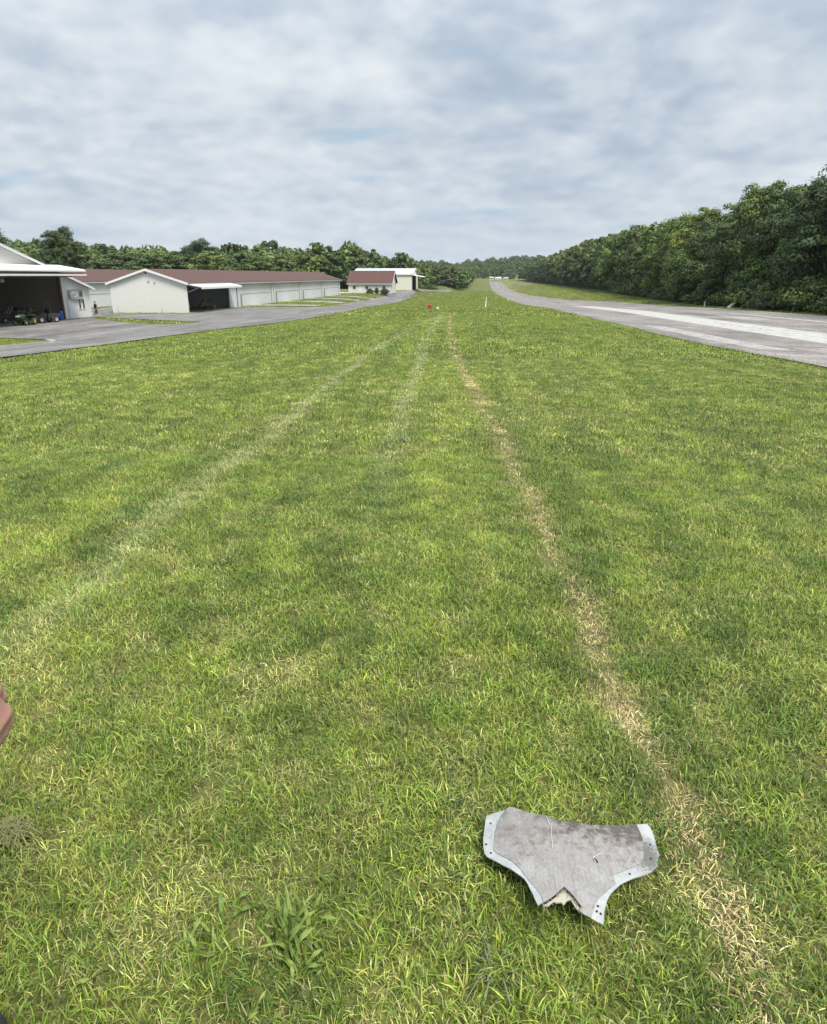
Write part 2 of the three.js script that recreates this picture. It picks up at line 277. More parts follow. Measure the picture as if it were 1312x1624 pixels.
function nearView(x, s, m) { const f = x * camFwd[0] + s * camFwd[1], l = x * camFwd[1] - s * camFwd[0]; return f > -.5 && Math.abs(l) < f * .66 + m; }
const SOIL = 0;
function lay(name, s0, s1, step, x0, x1, live, dead, size, margin, seed) {
  const r = mulberry(seed), put = live.map(() => []), dput = dead.map(() => []);
  for (let s = s0; s < s1; s += step) for (let x = x0; x < x1; x += step) {
    const X = x + (r() - .5) * step * 1.2, S = s + (r() - .5) * step * 1.2, pick = r(), yaw = r() * 6.283, sc = .8 + .45 * r(), tone = .66 + .68 * r(), tr = r(), d2 = r();
    if (!nearView(X, S, margin) || onRunway(X - .3 * r() ** 2, S) || (onTaxi(X, S) && onTaxi(X + .3 * r() ** 2, S))) continue;
    if (built.some(b => X > b[0] && X < b[1] && S > b[2] && S < b[3])) continue;
    const f = field(X, S), y = groundY(X, S);
    const deadShare = clamp(f.straw + .9 * f.worn, 0, .97);
    const isDead = pick < deadShare;
    const thin = f.worn > .4 ? .62 : 1, tall = (1 + .35 * f.lush * tr - .15 * f.pale) * thin;
    if (isDead && f.worn < .3 && d2 < .1) continue;
    let c; if (isDead) { c = mix([.25, .20, .095], [.50, .42, .22], tr); if (f.worn > .3) c = c.map(v => v * 1.35); c = mix(c, living(f).map(v => v * 1.25), clamp(.42 - f.worn, 0, .5)); } else c = living(f);
    const set = isDead ? dput : put; set[Math.floor(d2 * .999 * set.length)].push([X, y, S, yaw, sc * size, sc * size * tall, c[0] * tone, c[1] * tone, c[2] * tone]);
  }
  const M = new THREE.Matrix4(), q = new THREE.Quaternion(), e = new THREE.Euler(), c = new THREE.Color();
  const emit = (sets, geos, m, nm) => sets.forEach((l, i) => {
    if (!l.length) return;
    const im = new THREE.InstancedMesh(geos[i], m, l.length); im.name = nm; im.userData.kind = 'stuff'; im.castShadow = im.receiveShadow = true;
    l.forEach((a, k) => { e.set((r() - .5) * .25, a[3], (r() - .5) * .25); q.setFromEuler(e); M.compose(new THREE.Vector3(a[0], a[1] - .004, -a[2]), q, new THREE.Vector3(a[4], a[5], a[4])); im.setMatrixAt(k, M); im.setColorAt(k, c.setRGB(a[6], a[7], a[8])); });
    lawn.add(im);
  });
  emit(put, live, bladeMat, 'green_blades'); emit(dput, dead, deadMat, 'dry_blades');
}
{
  const liveA = [1, 2, 3, 4].map(k => tuftGeo(k, { n: 84, radius: .078, h0: .018, h1: .056, w0: .0022, w1: .0038, lean: .8, seg: 3 }));
  const deadA = [5, 6, 7].map(k => tuftGeo(k, { n: 62, radius: .078, h0: .012, h1: .044, w0: .0017, w1: .0034, lean: 1.3, seg: 3, dead: true }));
  lay('near', .35, 6.5, .058, -7, 6, liveA, deadA, 1, 1.5, 101);
  const liveB = [11, 12, 13].map(k => tuftGeo(k, { n: 56, radius: .11, h0: .022, h1: .05, w0: .0036, w1: .0062, lean: .75, seg: 2 }));
  const deadB = [15, 16].map(k => tuftGeo(k, { n: 46, radius: .11, h0: .022, h1: .05, w0: .0032, w1: .0056, lean: 1.1, seg: 2, dead: true }));
  lay('middle', 6.5, 20, .115, -16.5, 10, liveB, deadB, 1.05, 1.5, 102);
  const liveC = [21, 22].map(k => tuftGeo(k, { n: 30, radius: .22, h0: .04, h1: .075, w0: .010, w1: .018, lean: .7, seg: 2 }));
  const deadC = [25].map(k => tuftGeo(k, { n: 26, radius: .22, h0: .035, h1: .07, w0: .01, w1: .016, lean: 1, seg: 2, dead: true }));
  lay('far', 20, 62, .24, -46, 10, liveC, deadC, 1.1, 2, 103);
  const liveD = [31, 32].map(k => tuftGeo(k, { n: 30, radius: .6, h0: .05, h1: .1, w0: .03, w1: .05, lean: .7, seg: 2 }));
  const deadD = [35].map(k => tuftGeo(k, { n: 26, radius: .6, h0: .04, h1: .08, w0: .03, w1: .045, lean: 1, seg: 2, dead: true }));
  lay('distant', 62, 235, .65, -62, 46, liveD, deadD, 1.2, 3, 104);
  lay('remote', 235, 560, 1.35, -32, 52, liveD, deadD, 2.2, 4, 105);
}
// ---------- hangars ----------
const noiseTex = (base, amp, f, seed, streak = 0) => dataTex(512, 512, (u, v) => { const a = tiled(u, v, f, seed, 4), b = streak ? tiled(u, v * .25, 40, seed + 5, 2) : 0; const k = 1 + amp * a + streak * b; return base.map(c => c * k); });
const M = {
  white: new THREE.MeshStandardMaterial({ map: noiseTex([.62, .62, .605], .09, 4, 60, .10), roughness: .7 }),
  cool: new THREE.MeshStandardMaterial({ map: noiseTex([.60, .62, .63], .08, 4, 63, .10), roughness: .65 }),
  trim: mat(.68, .68, .67, .6), gutter: mat(.16, .15, .15, .7), gap: mat(.05, .05, .055, .9), post: mat(.24, .27, .30, .7),
  brown: new THREE.MeshStandardMaterial({ map: noiseTex([.086, .043, .038], .25, 9, 66, .2), roughness: .9 }),
  metal: new THREE.MeshStandardMaterial({ map: noiseTex([.52, .55, .57], .05, 3, 69, .05), roughness: .45, metalness: .2 }),
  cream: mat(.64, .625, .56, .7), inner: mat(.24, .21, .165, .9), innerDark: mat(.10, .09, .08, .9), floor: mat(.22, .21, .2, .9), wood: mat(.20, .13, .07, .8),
  glass: mat(.02, .025, .03, .12), darkDoor: mat(.03, .028, .035, .8), rust: mat(.10, .045, .03, .9), black: mat(.015, .015, .016, .5), rubber: mat(.02, .02, .02, .9),
  green: mat(.018, .075, .022, .4), yellow: mat(.45, .33, .05, .5), red: mat(.30, .065, .045, .6), blue: mat(.02, .09, .40, .4), orange: mat(.22, .10, .035, .8), steel: mat(.4, .4, .4, .4, { metalness: .6 }), grey: mat(.3, .31, .31, .7),
};
const PAD = -2.85;
function gable(w, he, hr, d) { return prism([[-w, 0], [0, 0], [0, he], [-w / 2, hr], [-w, he]], d); }
function slab(x0, y0, x1, y1, z0, z1, t) {                       // a roof slab between two edges, seen along z
  return prism([[x0, y0], [x1, y1], [x1, y1 + t], [x0, y0 + t]], z1 - z0).translate(0, 0, z0);
}
function hangarRow(name, label, at, L, openBay, W = 10, He = 3.56, Hr = 5.1, bays = 5) {
  const g = thing(name, label, 'hangar', at[0], PAD, -at[1], -HA);
  const t = .14, bl = L / bays;
  part('gable_wall', gable(W, He, Hr, t).translate(0, 0, -t), M.white, g);
  part('gable_wall', gable(W, He, Hr, t).translate(0, 0, -L), M.white, g);
  part('rear_wall', box(t, He - .02, L - 2 * t - .01, -W + t / 2 + .002, 0, -L / 2), M.white, g);
  const ov = .35, sl = (Hr - He) / (W / 2), rf = part('roof', [slab(ov, He - sl * ov + .02, -W / 2, Hr + .02, -L - .3, .3, .14), slab(-W - ov, He - sl * ov + .02, -W / 2, Hr + .02, -L - .3, .3, .14)], M.brown, g);
  part('rake_trim', [slab(ov + .02, He - sl * ov - .12, -W / 2, Hr - .1, .302, .36, .27), slab(-W - ov - .02, He - sl * ov - .12, -W / 2, Hr - .1, .302, .36, .27)], M.trim, rf);
  part('eave_trim', box(.05, .16, L + .5, ov + .03, He - sl * ov - .1, -L / 2), M.trim, rf);
  part('gutter', box(.09, .07, L + .5, ov + .05, He - sl * ov + .062, -L / 2), M.gutter, rf);
  for (let x = -W + .42; x < -.2; x += .84) { const hh = He + (Hr - He) * (1 - Math.abs(x + W / 2) / (W / 2)); part('siding_seam', box(.022, hh - .16, .012, x, .06, .006), M.cool, g); }
  part('vent', cyl(.13, .13, .05, 0, 0, 0, 14).rotateX(Math.PI / 2).translate(-W / 2 + .15, 3.75, .0), M.grey, g);
  part('vent', cyl(.12, .12, .05, 0, 0, 0, 14).rotateX(Math.PI / 2).translate(-W / 2 - .1, 4.75, .0), M.rust, g);
  part('wall_lamp', box(.16, .12, .12, -W / 2 + .95, 3.6, .06), M.grey, g);
  part('pipe', cyl(.025, .025, .75, -W + .75, .02, .04, 8), M.grey, g); part('pipe', cyl(.025, .025, .55, -3.4, .02, .04, 8), M.grey, g);
  for (let b = 0; b < bays; b++) {
    const z0 = -b * bl, z1 = -(b + 1) * bl, open = b === openBay, top = He - .14;
    const w1 = open ? .2 : 1.15, w2 = open ? 3.2 : 1.15;                                // side panels either side of the door
    const pw = (z, len) => part('side_panel', box(.1, top, len - .02, -.07, 0, z), M.cool, g);
    pw(z0 - w1 / 2, w1); if (open) { pw(z1 + 2.5, 1.35); pw(z1 + 1.05, 1.45); } else pw(z1 + w2 / 2, w2);
    const d0 = z0 - w1, d1 = z1 + w2, dl = d0 - d1;
    if (!open) {
      const dr = part('bay_door', box(.07, top * .52, dl - .05, -.13, .05, (d0 + d1) / 2), M.cool, g);
      part('upper_panel', box(.07, top * .48 - .12, dl - .05, -.115, top * .52 + .08, (d0 + d1) / 2), M.white, dr);
      part('seam', box(.03, .06, dl - .1, -.085, top * .52 + .03, (d0 + d1) / 2), M.grey, dr);
      part('door_post', box(.1, 1.75, .32, .03, .0, d0 - .35), M.post, dr);
      part('door_post', box(.06, top - .05, .1, -.04, 0, d1 - .03), M.post, dr);
    }
    part('header', box(.12, .12, bl - .06, -.07, top + .002, (z0 + z1) / 2), M.gap, g);
    if (b) part('partition', box(.12, He - .1, .12, -.02, 0, z0), M.grey, g);
  }
  if (openBay >= 0) {
    const z0 = -openBay * bl - .2, z1 = -(openBay + 1) * bl + 3.2, dl = z0 - z1;
    part('bay_floor', box(W - .5, .05, bl - .3, -W / 2 - .05, .03, (z0 + z1) / 2 - 1.5), M.floor, g);
    part('partition_wall', box(W - .6, He + .1, .1, -W / 2 - .1, .04, -(openBay + 1) * bl + .25), M.cool, g);
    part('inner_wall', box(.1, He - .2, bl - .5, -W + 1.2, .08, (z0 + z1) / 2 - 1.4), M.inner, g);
    // the bay's door tipped up under the eave
    const dr = part('raised_door', slab(-.1, He - .16, 1.9, He - .5, z1, z0, .09), M.white, g);
    part('door_edge', slab(1.84, He - .66, 1.94, He - .68, z1, z0, .24), M.trim, dr);
    for (const z of [z1 + .3, z0 - .4]) part('door_rail', slab(.1, He - .42, 1.75, He - .64, z, z + .06, .08), M.post, dr);
    part('strut', tube([[-.02, He - 1.1, z0 - .1], [1.5, He - .5, z0 - .1]], .03, 6, 2), M.post, dr);
  }
  return g;
}
hangarRow('long_hangar', 'long white hangar with brown roof, plain gable end and one open bay', [-36.12, 86.73], 86.2, 0);
hangarRow('long_hangar', 'white hangar row standing behind the long hangar, seen left of its gable', [rowPt(-14, -20.3)[0], rowPt(-14, -20.3)[1]], 86, -1, 10, 3.65, 5.25);

// main hangar at the left edge: gable facing the runway
{
  const X = -44.2, g = thing('open_hangar', 'big white hangar at the left edge with raised door and dark interior', 'hangar', X, PAD, 0);
  const ridge = 58, half = 20.3, He = 3.12, peak = 8.7, yAt = (s) => peak - (peak - He) * Math.abs(s - ridge) / half, o0 = 43.2, o1 = 72.85, D = 22;
  const wall = (s0, s1, y0, m) => { const st = new THREE.Shape([[s0, y0], [s1, y0], [s1, yAt(s1)], ...(s0 < ridge && s1 > ridge ? [[ridge, peak]] : []), [s0, yAt(s0)]].map(p => new THREE.Vector2(...p))); return new THREE.ExtrudeGeometry(st, { depth: .16, bevelEnabled: false }).rotateY(Math.PI / 2); };
  part('front_wall', wall(o1, ridge + half, 0), M.white, g);
  part('front_wall', wall(ridge - half, o0, 0), M.white, g);
  part('gable_wall', wall(o0, o1, 4.62), M.white, g);
  part('side_wall', box(D - .3, He - .05, .16, -D / 2 + .1, 0, -ridge - half + .08), M.white, g);
  part('side_wall', box(D - .3, He - .05, .16, -D / 2 + .1, 0, -ridge + half - .08), M.white, g);
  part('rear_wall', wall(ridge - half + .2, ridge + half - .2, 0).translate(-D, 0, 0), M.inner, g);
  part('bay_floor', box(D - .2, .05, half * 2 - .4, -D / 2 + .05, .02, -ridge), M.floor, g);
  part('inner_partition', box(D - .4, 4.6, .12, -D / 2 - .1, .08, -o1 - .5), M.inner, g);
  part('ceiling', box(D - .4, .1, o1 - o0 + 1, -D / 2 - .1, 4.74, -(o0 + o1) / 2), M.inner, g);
  const rt = .12, r1 = new THREE.Shape([[ridge, peak + .02], [ridge + half + .5, He - .1], [ridge + half + .5, He + .03], [ridge, peak + .15]].map(p => new THREE.Vector2(...p)));
  const r2 = new THREE.Shape([[ridge, peak + .02], [ridge, peak + .15], [ridge - half - .5, He + .03], [ridge - half - .5, He - .1]].map(p => new THREE.Vector2(...p)));
  const rg = [r1, r2].map(s => new THREE.ExtrudeGeometry(s, { depth: D + .8, bevelEnabled: false }).rotateY(Math.PI / 2).translate(-D - .2, 0, 0));
  const rf = part('roof', rg, M.metal, g);
  const tr = [r1, r2].map(s => new THREE.ExtrudeGeometry(s, { depth: .08, bevelEnabled: false }).scale(1, 1, 1).rotateY(Math.PI / 2).translate(.605, -.16, 0));
  part('rake_trim', tr, M.trim, rf);
  part('door_jamb', box(.22, 4.75, .3, .06, .0, -o1 - .02), M.rust, g);
  // bifold door folded up into a canopy
  const zc = -(o0 + o1) / 2 + .1, dl = o1 - o0 + .6;
  const cn = part('raised_door', prism([[0, 5.5], [2.7, 5.06], [2.9, 4.98], [2.9, 4.84], [2.7, 4.82], [0, 5.2]], dl).translate(.2, 0, zc - dl / 2), M.trim, g);
  part('door_seam', box(2.5, .09, dl - .2, 1.5, 4.64, zc), M.gutter, cn);
  part('lower_panel', prism([[.15, 4.6], [2.95, 4.62], [2.95, 4.46], [.15, 4.5]], dl - .02).translate(.2, -.02, zc - dl / 2), M.trim, cn);
  for (let k = 1; k < 9; k++) part('door_truss', box(2.3, .12, .08, 1.6, 4.3, zc + dl / 2 - k * dl / 8.6), M.grey, cn);
  // side bay: door, two narrow windows, board with a louvre
  const dr = part('door', box(.06, 2.02, .98, .20, .03, -74.25), M.trim, g);
  part('door_frame', [box(.05, 2.14, .07, .19, .0, -73.7), box(.05, 2.14, .07, .19, 0, -74.8), box(.05, .07, 1.03, .19, 2.07, -74.25)], M.cool, dr);
  part('handle', box(.06, .05, .12, .26, 1.0, -73.9), M.steel, dr);
  for (const s of [76.0, 76.75]) { const w = part('window', box(.05, .98, .36, .19, 1.0, -s), M.glass, g); part('window_frame', [box(.06, 1.1, .06, .19, .94, -s + .22), box(.06, 1.1, .06, .19, .94, -s - .22), box(.06, .06, .36, .19, .93, -s), box(.06, .06, .36, .19, 1.985, -s)], M.trim, w); }
  const sg = part('grey_board', box(.18, .92, 2.6, .26, 2.05, -75.3), M.grey, g);
  part('emblem', new THREE.TorusGeometry(.24, .018, 6, 28).scale(2.2, 1, 1).rotateY(Math.PI / 2).translate(.35, 2.5, -74.95), M.cool, sg);
  part('emblem_bar', box(.02, .12, .62, .352, 2.44, -74.95), M.grey, sg);
  part('dark_pane', box(.05, .56, .62, .345, 2.28, -76.2), M.glass, sg);
  part('edge_strip', [box(.04, .05, 2.6, .36, 2.0, -75.3), box(.04, .05, 2.6, .36, 2.97, -75.3)], M.post, sg);
  part('hanging_lamp', [new THREE.SphereGeometry(.22, 12, 8).translate(-1.5, 4.0, -66), cyl(.02, .02, .5, -1.5, 4.2, -66, 6)], M.cream, g);
  part('shelf', [box(.5, .05, 7, -9, 1.2, -66), box(.5, .05, 7, -9, 2.0, -66), box(.06, 2, .06, -9, .05, -62.6), box(.06, 2, .06, -9, .05, -69.4)], M.wood, g);
}
// small white building with a brown roof
{
  const g = thing('small_building', 'small white building with brown roof and dark bushes along its front', 'building', -35.27, PAD, -191.9, -HA * .6);
  const w = 11.5, d = 10, He = 2.62, Hr = 5.55;
  part('foundation', box(w - .04, 1.6, d - .04, w / 2, -1.6, -d / 2), M.grey, g);
  part('front_wall', box(w, He, .15, w / 2, 0, -.075), M.white, g);
  part('rear_wall', box(w, He, .15, w / 2, 0, -d + .075), M.white, g);
  const gb = () => prism([[0, 0], [d - .32, 0], [d - .32, He], [d / 2 - .16, Hr - .05], [0, He]], .15).rotateY(Math.PI / 2);
  part('gable_wall', gb().translate(w - .152, 0, -.16), M.cool, g); part('gable_wall', gb().translate(.002, 0, -.16), M.cool, g);
  const sl = (Hr - He) / (d / 2), rs = (a, b, ya, yb) => prism([[a, ya], [b, yb], [b, yb + .14], [a, ya + .14]], w + .9).rotateY(Math.PI / 2).translate(-.45, 0, 0);
  const rf = part('roof', [rs(-.4, d / 2, He - .4 * sl + .05, Hr + .03), rs(d + .4, d / 2, He - .4 * sl + .05, Hr + .03)], M.brown, g);
  const rk = (a, b, ya, yb) => prism([[a, ya], [b, yb], [b, yb + .24], [a, ya + .24]], .06).rotateY(Math.PI / 2);
  part('rake_trim', [rk(-.42, d / 2, He - .42 * sl - .14, Hr - .14).translate(w + .452, 0, 0), rk(d + .42, d / 2, He - .42 * sl - .14, Hr - .14).translate(w + .452, 0, 0)], M.trim, rf);
  part('eave_trim', box(w + .8, .14, .05, w / 2, He - .33, .43), M.trim, rf);
  part('chimney_vent', cyl(.1, .1, .6, 7.5, Hr - .6, -4, 8), M.grey, rf);
  for (const x of [1.6, 5, 9.6]) { const wd = part('window', box(.8, .75, .04, x, 1.1, .02), M.glass, g); part('window_frame', [box(.06, .9, .06, x - .43, 1.02, .03), box(.06, .9, .06, x + .43, 1.02, .03), box(.8, .06, .06, x, 1.86, .03), box(.8, .06, .06, x, 1.02, .03), box(.04, .75, .05, x, 1.1, .03)], M.trim, wd); }
  const dr = part('door', box(.9, 2, .05, 3.3, .03, .02), M.trim, g); part('handle', box(.1, .05, .06, 3.62, 1, .06), M.steel, dr);
  part('gable_door', box(.05, 2.1, 1.6, w + .02, .03, -5), M.white, g);
}
// low pale deck beside it
{ const g = thing('low_platform', 'low pale platform with bench at left end of the small building', 'platform', -36.6, PAD, -190.2); part('deck', box(3.4, .28, 2.2, 0, 0, 0), M.cream, g); part('bench_seat', box(1.6, .07, .4, .4, .75, .1), M.grey, g); for (const x of [-.2, 1.0]) part('bench_leg', box(.08, .47, .36, x, .28, .1), M.grey, g); part('step', box(1.2, .14, .4, 0, 0, 1.32), M.cream, g); }
// white metal hangar behind
{
  const g = thing('metal_hangar', 'pale metal hangar with open dark doorway behind the small brown roofed building', 'hangar', -22, PAD, -229.8, -HA * .5);
  const w = 19, d = 20, He = 4.85, Hr = 6.6;
  part('foundation', box(w - .04, 2.2, d - .04, -w / 2, -2.2, -d / 2), M.grey, g);
  part('side_wall', box(w - .3, He, .14, -w / 2, 0, -.07), M.cream, g); part('side_wall', box(w - .3, He, .14, -w / 2, 0, -d + .07), M.cream, g);
  const gp = (pts) => prism(pts, .15).rotateY(Math.PI / 2);
  part('front_wall', gp([[0, 0], [.9, 0], [.9, He], [0, He]]).translate(-.15, 0, -.15), M.cream, g);
  part('front_wall', gp([[13.2, 0], [d - .3, 0], [d - .3, He], [13.2, He]]).translate(-.15, 0, -.15), M.cream, g);
  part('gable_wall', gp([[0, He - .4], [d - .3, He - .4], [d - .3, He], [d / 2, Hr - .04], [0, He]]).translate(-.14, 0, -.15), M.trim, g);
  part('rear_wall', gp([[0, 0], [d - .3, 0], [d - .3, He], [d / 2, Hr - .04], [0, He]]).translate(-w, 0, -.15), M.cream, g);
  part('bay_floor', box(w - .4, .05, d - .4, -w / 2 - .1, .02, -d / 2), M.floor, g);
  const sl = (Hr - He) / (d / 2), rs = (a, b, ya, yb) => prism([[a, ya], [b, yb], [b, yb + .1], [a, ya + .1]], w + .7).rotateY(Math.PI / 2).translate(-w - .3, 0, 0);
  const rf = part('roof', [rs(-.3, d / 2, He - .3 * sl + .04, Hr + .02), rs(d + .3, d / 2, He - .3 * sl + .04, Hr + .02)], M.metal, g);
  part('eave_trim', box(w + .6, .2, .05, -w / 2, He - .2, .33), M.trim, rf);
  const dr = part('raised_door', prism([[0, 4.55], [3.4, 4.0], [3.4, 4.12], [0, 4.68]], 12).translate(.05, 0, -13.1), M.trim, g);
  part('door_frame', [box(.12, .12, 12, .1, 3.4, -7.1), box(.1, .1, 12, 3.3, 3.9, -7.1)], M.grey, dr);
  part('jamb', box(.16, 4.4, .25, .06, 0, -1.2), M.grey, g); part('jamb', box(.16, 4.4, .25, .06, 0, -13.0), M.trim, g);
  for (let x = -1.2; x > -w; x -= 1.2) part('siding_seam', box(.05, He - .3, .03, x, .05, .012), M.trim, g);
}
// far houses beyond the runway's end
[['white farm house with grey roof, leftmost house beyond the runway end', 14, 1010, 6, 6, 2.9, 4.8], ['white low house with pale roof, middle house beyond the runway end', 23, 1022, 8, 6, 2.2, 4], ['white house at the right end of the far houses beyond the runway', 33, 1012, 6, 6, 2.4, 4.4]].forEach(([lb, x, s, w, d, He, Hr], i) => {
  const g = thing('far_house', lb, 'house', x, height(x, -s) - .2, -s, .2 - .2 * i, 'houses far beyond the runway');
  part('wall', box(w, He, d, 0, 0, -d / 2), i === 2 ? M.cream : M.cool, g);
  const rf = part('roof', prism([[-d / 2 - .4, He], [d / 2 + .4, He], [0, Hr]], w + .6).rotateY(Math.PI / 2).translate(-w / 2 - .3, .01, -d / 2), i === 1 ? M.metal : M.grey, g);
  if (i === 0) part('chimney', box(.8, 1.6, .8, 2, Hr - .7, -d / 2), M.rust, rf);
  for (const wx of [-w * .3, 0, w * .3]) part('window', box(1.1, 1.2, .06, wx, He * .4, .03), M.glass, g);
});
// ---------- trees ----------
const leafMat = (r, g, b) => new THREE.MeshPhysicalMaterial({ color: rgb(r, g, b), vertexColors: true, side: THREE.DoubleSide, roughness: .7, transmission: .12, thickness: 0 });
const bark = new THREE.MeshStandardMaterial({ map: noiseTex([.11, .085, .065], .5, 12, 80, .4), roughness: .95 });
// a crown of leaf clumps: puffs over a lumpy body, each puff a shell of leaves
function crownGeo(seed, { H, W, low, puffs, leaves, size, rough = 1, taper = 0 }) {
  const r = mulberry(seed), rr = (a, b) => a + (b - a) * r(), P = [], C = [], I = [], N = [];
  const nz = createNoise3D(mulberry(seed + 500)), v = new THREE.Vector3(), n = new THREE.Vector3(), a = new THREE.Vector3(), b = new THREE.Vector3();
  for (let k = 0; k < puffs; k++) {
    const th = k * 2.39996 + rr(-.4, .4), t = (k + .5) / puffs, y = low + (H - low) * Math.pow(t, .92);
    const prof = Math.pow(Math.sin(Math.PI * clamp(.13 + t * .84, 0, 1)), .62) * (1 - taper * t), in_ = rr(.62, 1) ** .6;
    const lump = 1 + .24 * rough * nz(Math.cos(th) * 1.2, y * .28, Math.sin(th) * 1.2);
    const pr = W * rr(.12, .24) * (1 - .3 * t), rad_ = Math.max(0, W / 2 * prof * lump * in_ - pr * .35);
    const cx = Math.cos(th) * rad_, cz = Math.sin(th) * rad_, cy = y + rr(-.4, .4) - pr * .3 * t;
    const tone = rr(.62, 1.4), hue = rr(-.12, .14);
    for (let q = 0; q < leaves; q++) {
      const u = rr(-.55, 1), ph = r() * 6.283, w = Math.sqrt(Math.max(0, 1 - u * u));
      n.set(w * Math.cos(ph), u, w * Math.sin(ph));
      const d = pr * (rr(.62, 1.04)) * (1 + .35 * nz(cx + n.x * 1.8, cy + n.y * 1.8, cz + n.z * 1.8));
      v.set(cx + n.x * d * 1.15, cy + n.y * d * .8, cz + n.z * d * 1.15);
      n.x += rr(-.6, .6); n.y += rr(-.35, .6); n.z += rr(-.6, .6); n.normalize();
      a.set(rr(-1, 1), rr(-1, .3), rr(-1, 1)).cross(n).normalize(); b.crossVectors(n, a);
      const s = size * rr(.6, 1.35), lv = tone * rr(.72, 1.32), c = [lv * (1 + hue + rr(-.08, .12)), lv, lv * (1 - hue)], o = P.length / 3;
      P.push(v.x - a.x * s * .55, v.y - a.y * s * .55, v.z - a.z * s * .55, v.x + b.x * s * .36 + n.x * s * .1, v.y + b.y * s * .36 + n.y * s * .1, v.z + b.z * s * .36 + n.z * s * .1,
        v.x + a.x * s * .65, v.y + a.y * s * .65, v.z + a.z * s * .65, v.x - b.x * s * .36 + n.x * s * .1, v.y - b.y * s * .36 + n.y * s * .1, v.z - b.z * s * .36 + n.z * s * .1);
      for (let e = 0; e < 4; e++) C.push(...c); I.push(o, o + 1, o + 2, o, o + 2, o + 3);
    }
  }
  const g = new THREE.BufferGeometry(); g.setAttribute('position', new THREE.Float32BufferAttribute(P, 3)); g.setAttribute('color', new THREE.Float32BufferAttribute(C, 3)); g.setIndex(I); g.computeVertexNormals(); return g;
}
// a broad crown: rounded lobes, each carrying small clumps of leaves on its outer side
function lobedCrown(seed, { H, W, low, lobes, clumps, leaves, size }) {
  const r = mulberry(seed), rr = (a, b) => a + (b - a) * r(), P = [], C = [], I = [];
  const nz = createNoise3D(mulberry(seed + 500)), v = new THREE.Vector3(), n = new THREE.Vector3(), a = new THREE.Vector3(), b = new THREE.Vector3();
  for (let k = 0; k < lobes; k++) {
    const t = (k + .5) / lobes, th = k * 2.39996 + rr(-.5, .5), y = low + 1.2 + (H - low - 2.6) * Math.pow(t, .85), prof = Math.sqrt(Math.max(0, 1 - Math.pow(Math.max(0, t - .32) / .74, 2))) * (.8 + .2 * Math.min(1, t * 4));
    const LR = W * rr(.17, .25) * (1 - .22 * t), q = Math.max(0, W / 2 * prof * rr(.86, 1.1) - LR * .8), lx = Math.cos(th) * q, lz = Math.sin(th) * q, ltone = rr(.7, 1.3), lh = rr(-.08, .08);
    for (let m = 0; m < clumps; m++) {
      const u = rr(-.55, 1), ph = r() * 6.283, w = Math.sqrt(1 - u * u), cr = LR * rr(.34, .56), d0 = LR * rr(.72, 1.02);
      const cx = lx + w * Math.cos(ph) * d0, cy = y + u * d0 * .85, cz = lz + w * Math.sin(ph) * d0, tone = ltone * rr(.75, 1.3), hue = lh + rr(-.07, .09);
      for (let f = 0; f < leaves; f++) {
        const lu = rr(-.5, 1), lp = r() * 6.283, lw = Math.sqrt(1 - lu * lu); n.set(lw * Math.cos(lp), lu, lw * Math.sin(lp));
        const d = cr * rr(.5, 1.08) * (1 + .4 * nz(cx + n.x * 2, cy + n.y * 2, cz + n.z * 2)); v.set(cx + n.x * d * 1.2, cy + n.y * d * .72, cz + n.z * d * 1.2);
        n.x += rr(-.5, .5); n.y += rr(-.1, .7); n.z += rr(-.5, .5); n.normalize();
        a.set(rr(-1, 1), rr(-1, .2), rr(-1, 1)).cross(n).normalize(); b.crossVectors(n, a);
        const s = size * rr(.6, 1.4), lv = tone * rr(.75, 1.3), c = [lv * (1 + hue + rr(-.06, .1)), lv, lv * (1 - hue)], o = P.length / 3;
        P.push(v.x - a.x * s * .55, v.y - a.y * s * .55, v.z - a.z * s * .55, v.x + b.x * s * .4, v.y + b.y * s * .4 + .06 * s, v.z + b.z * s * .4, v.x + a.x * s * .65, v.y + a.y * s * .65, v.z + a.z * s * .65, v.x - b.x * s * .4, v.y - b.y * s * .4 + .06 * s, v.z - b.z * s * .4);
        for (let e = 0; e < 4; e++) C.push(...c); I.push(o, o + 1, o + 2, o, o + 2, o + 3);
      }
    }
  }
  const g = new THREE.BufferGeometry(); g.setAttribute('position', new THREE.Float32BufferAttribute(P, 3)); g.setAttribute('color', new THREE.Float32BufferAttribute(C, 3)); g.setIndex(I); g.computeVertexNormals(); return g;
}
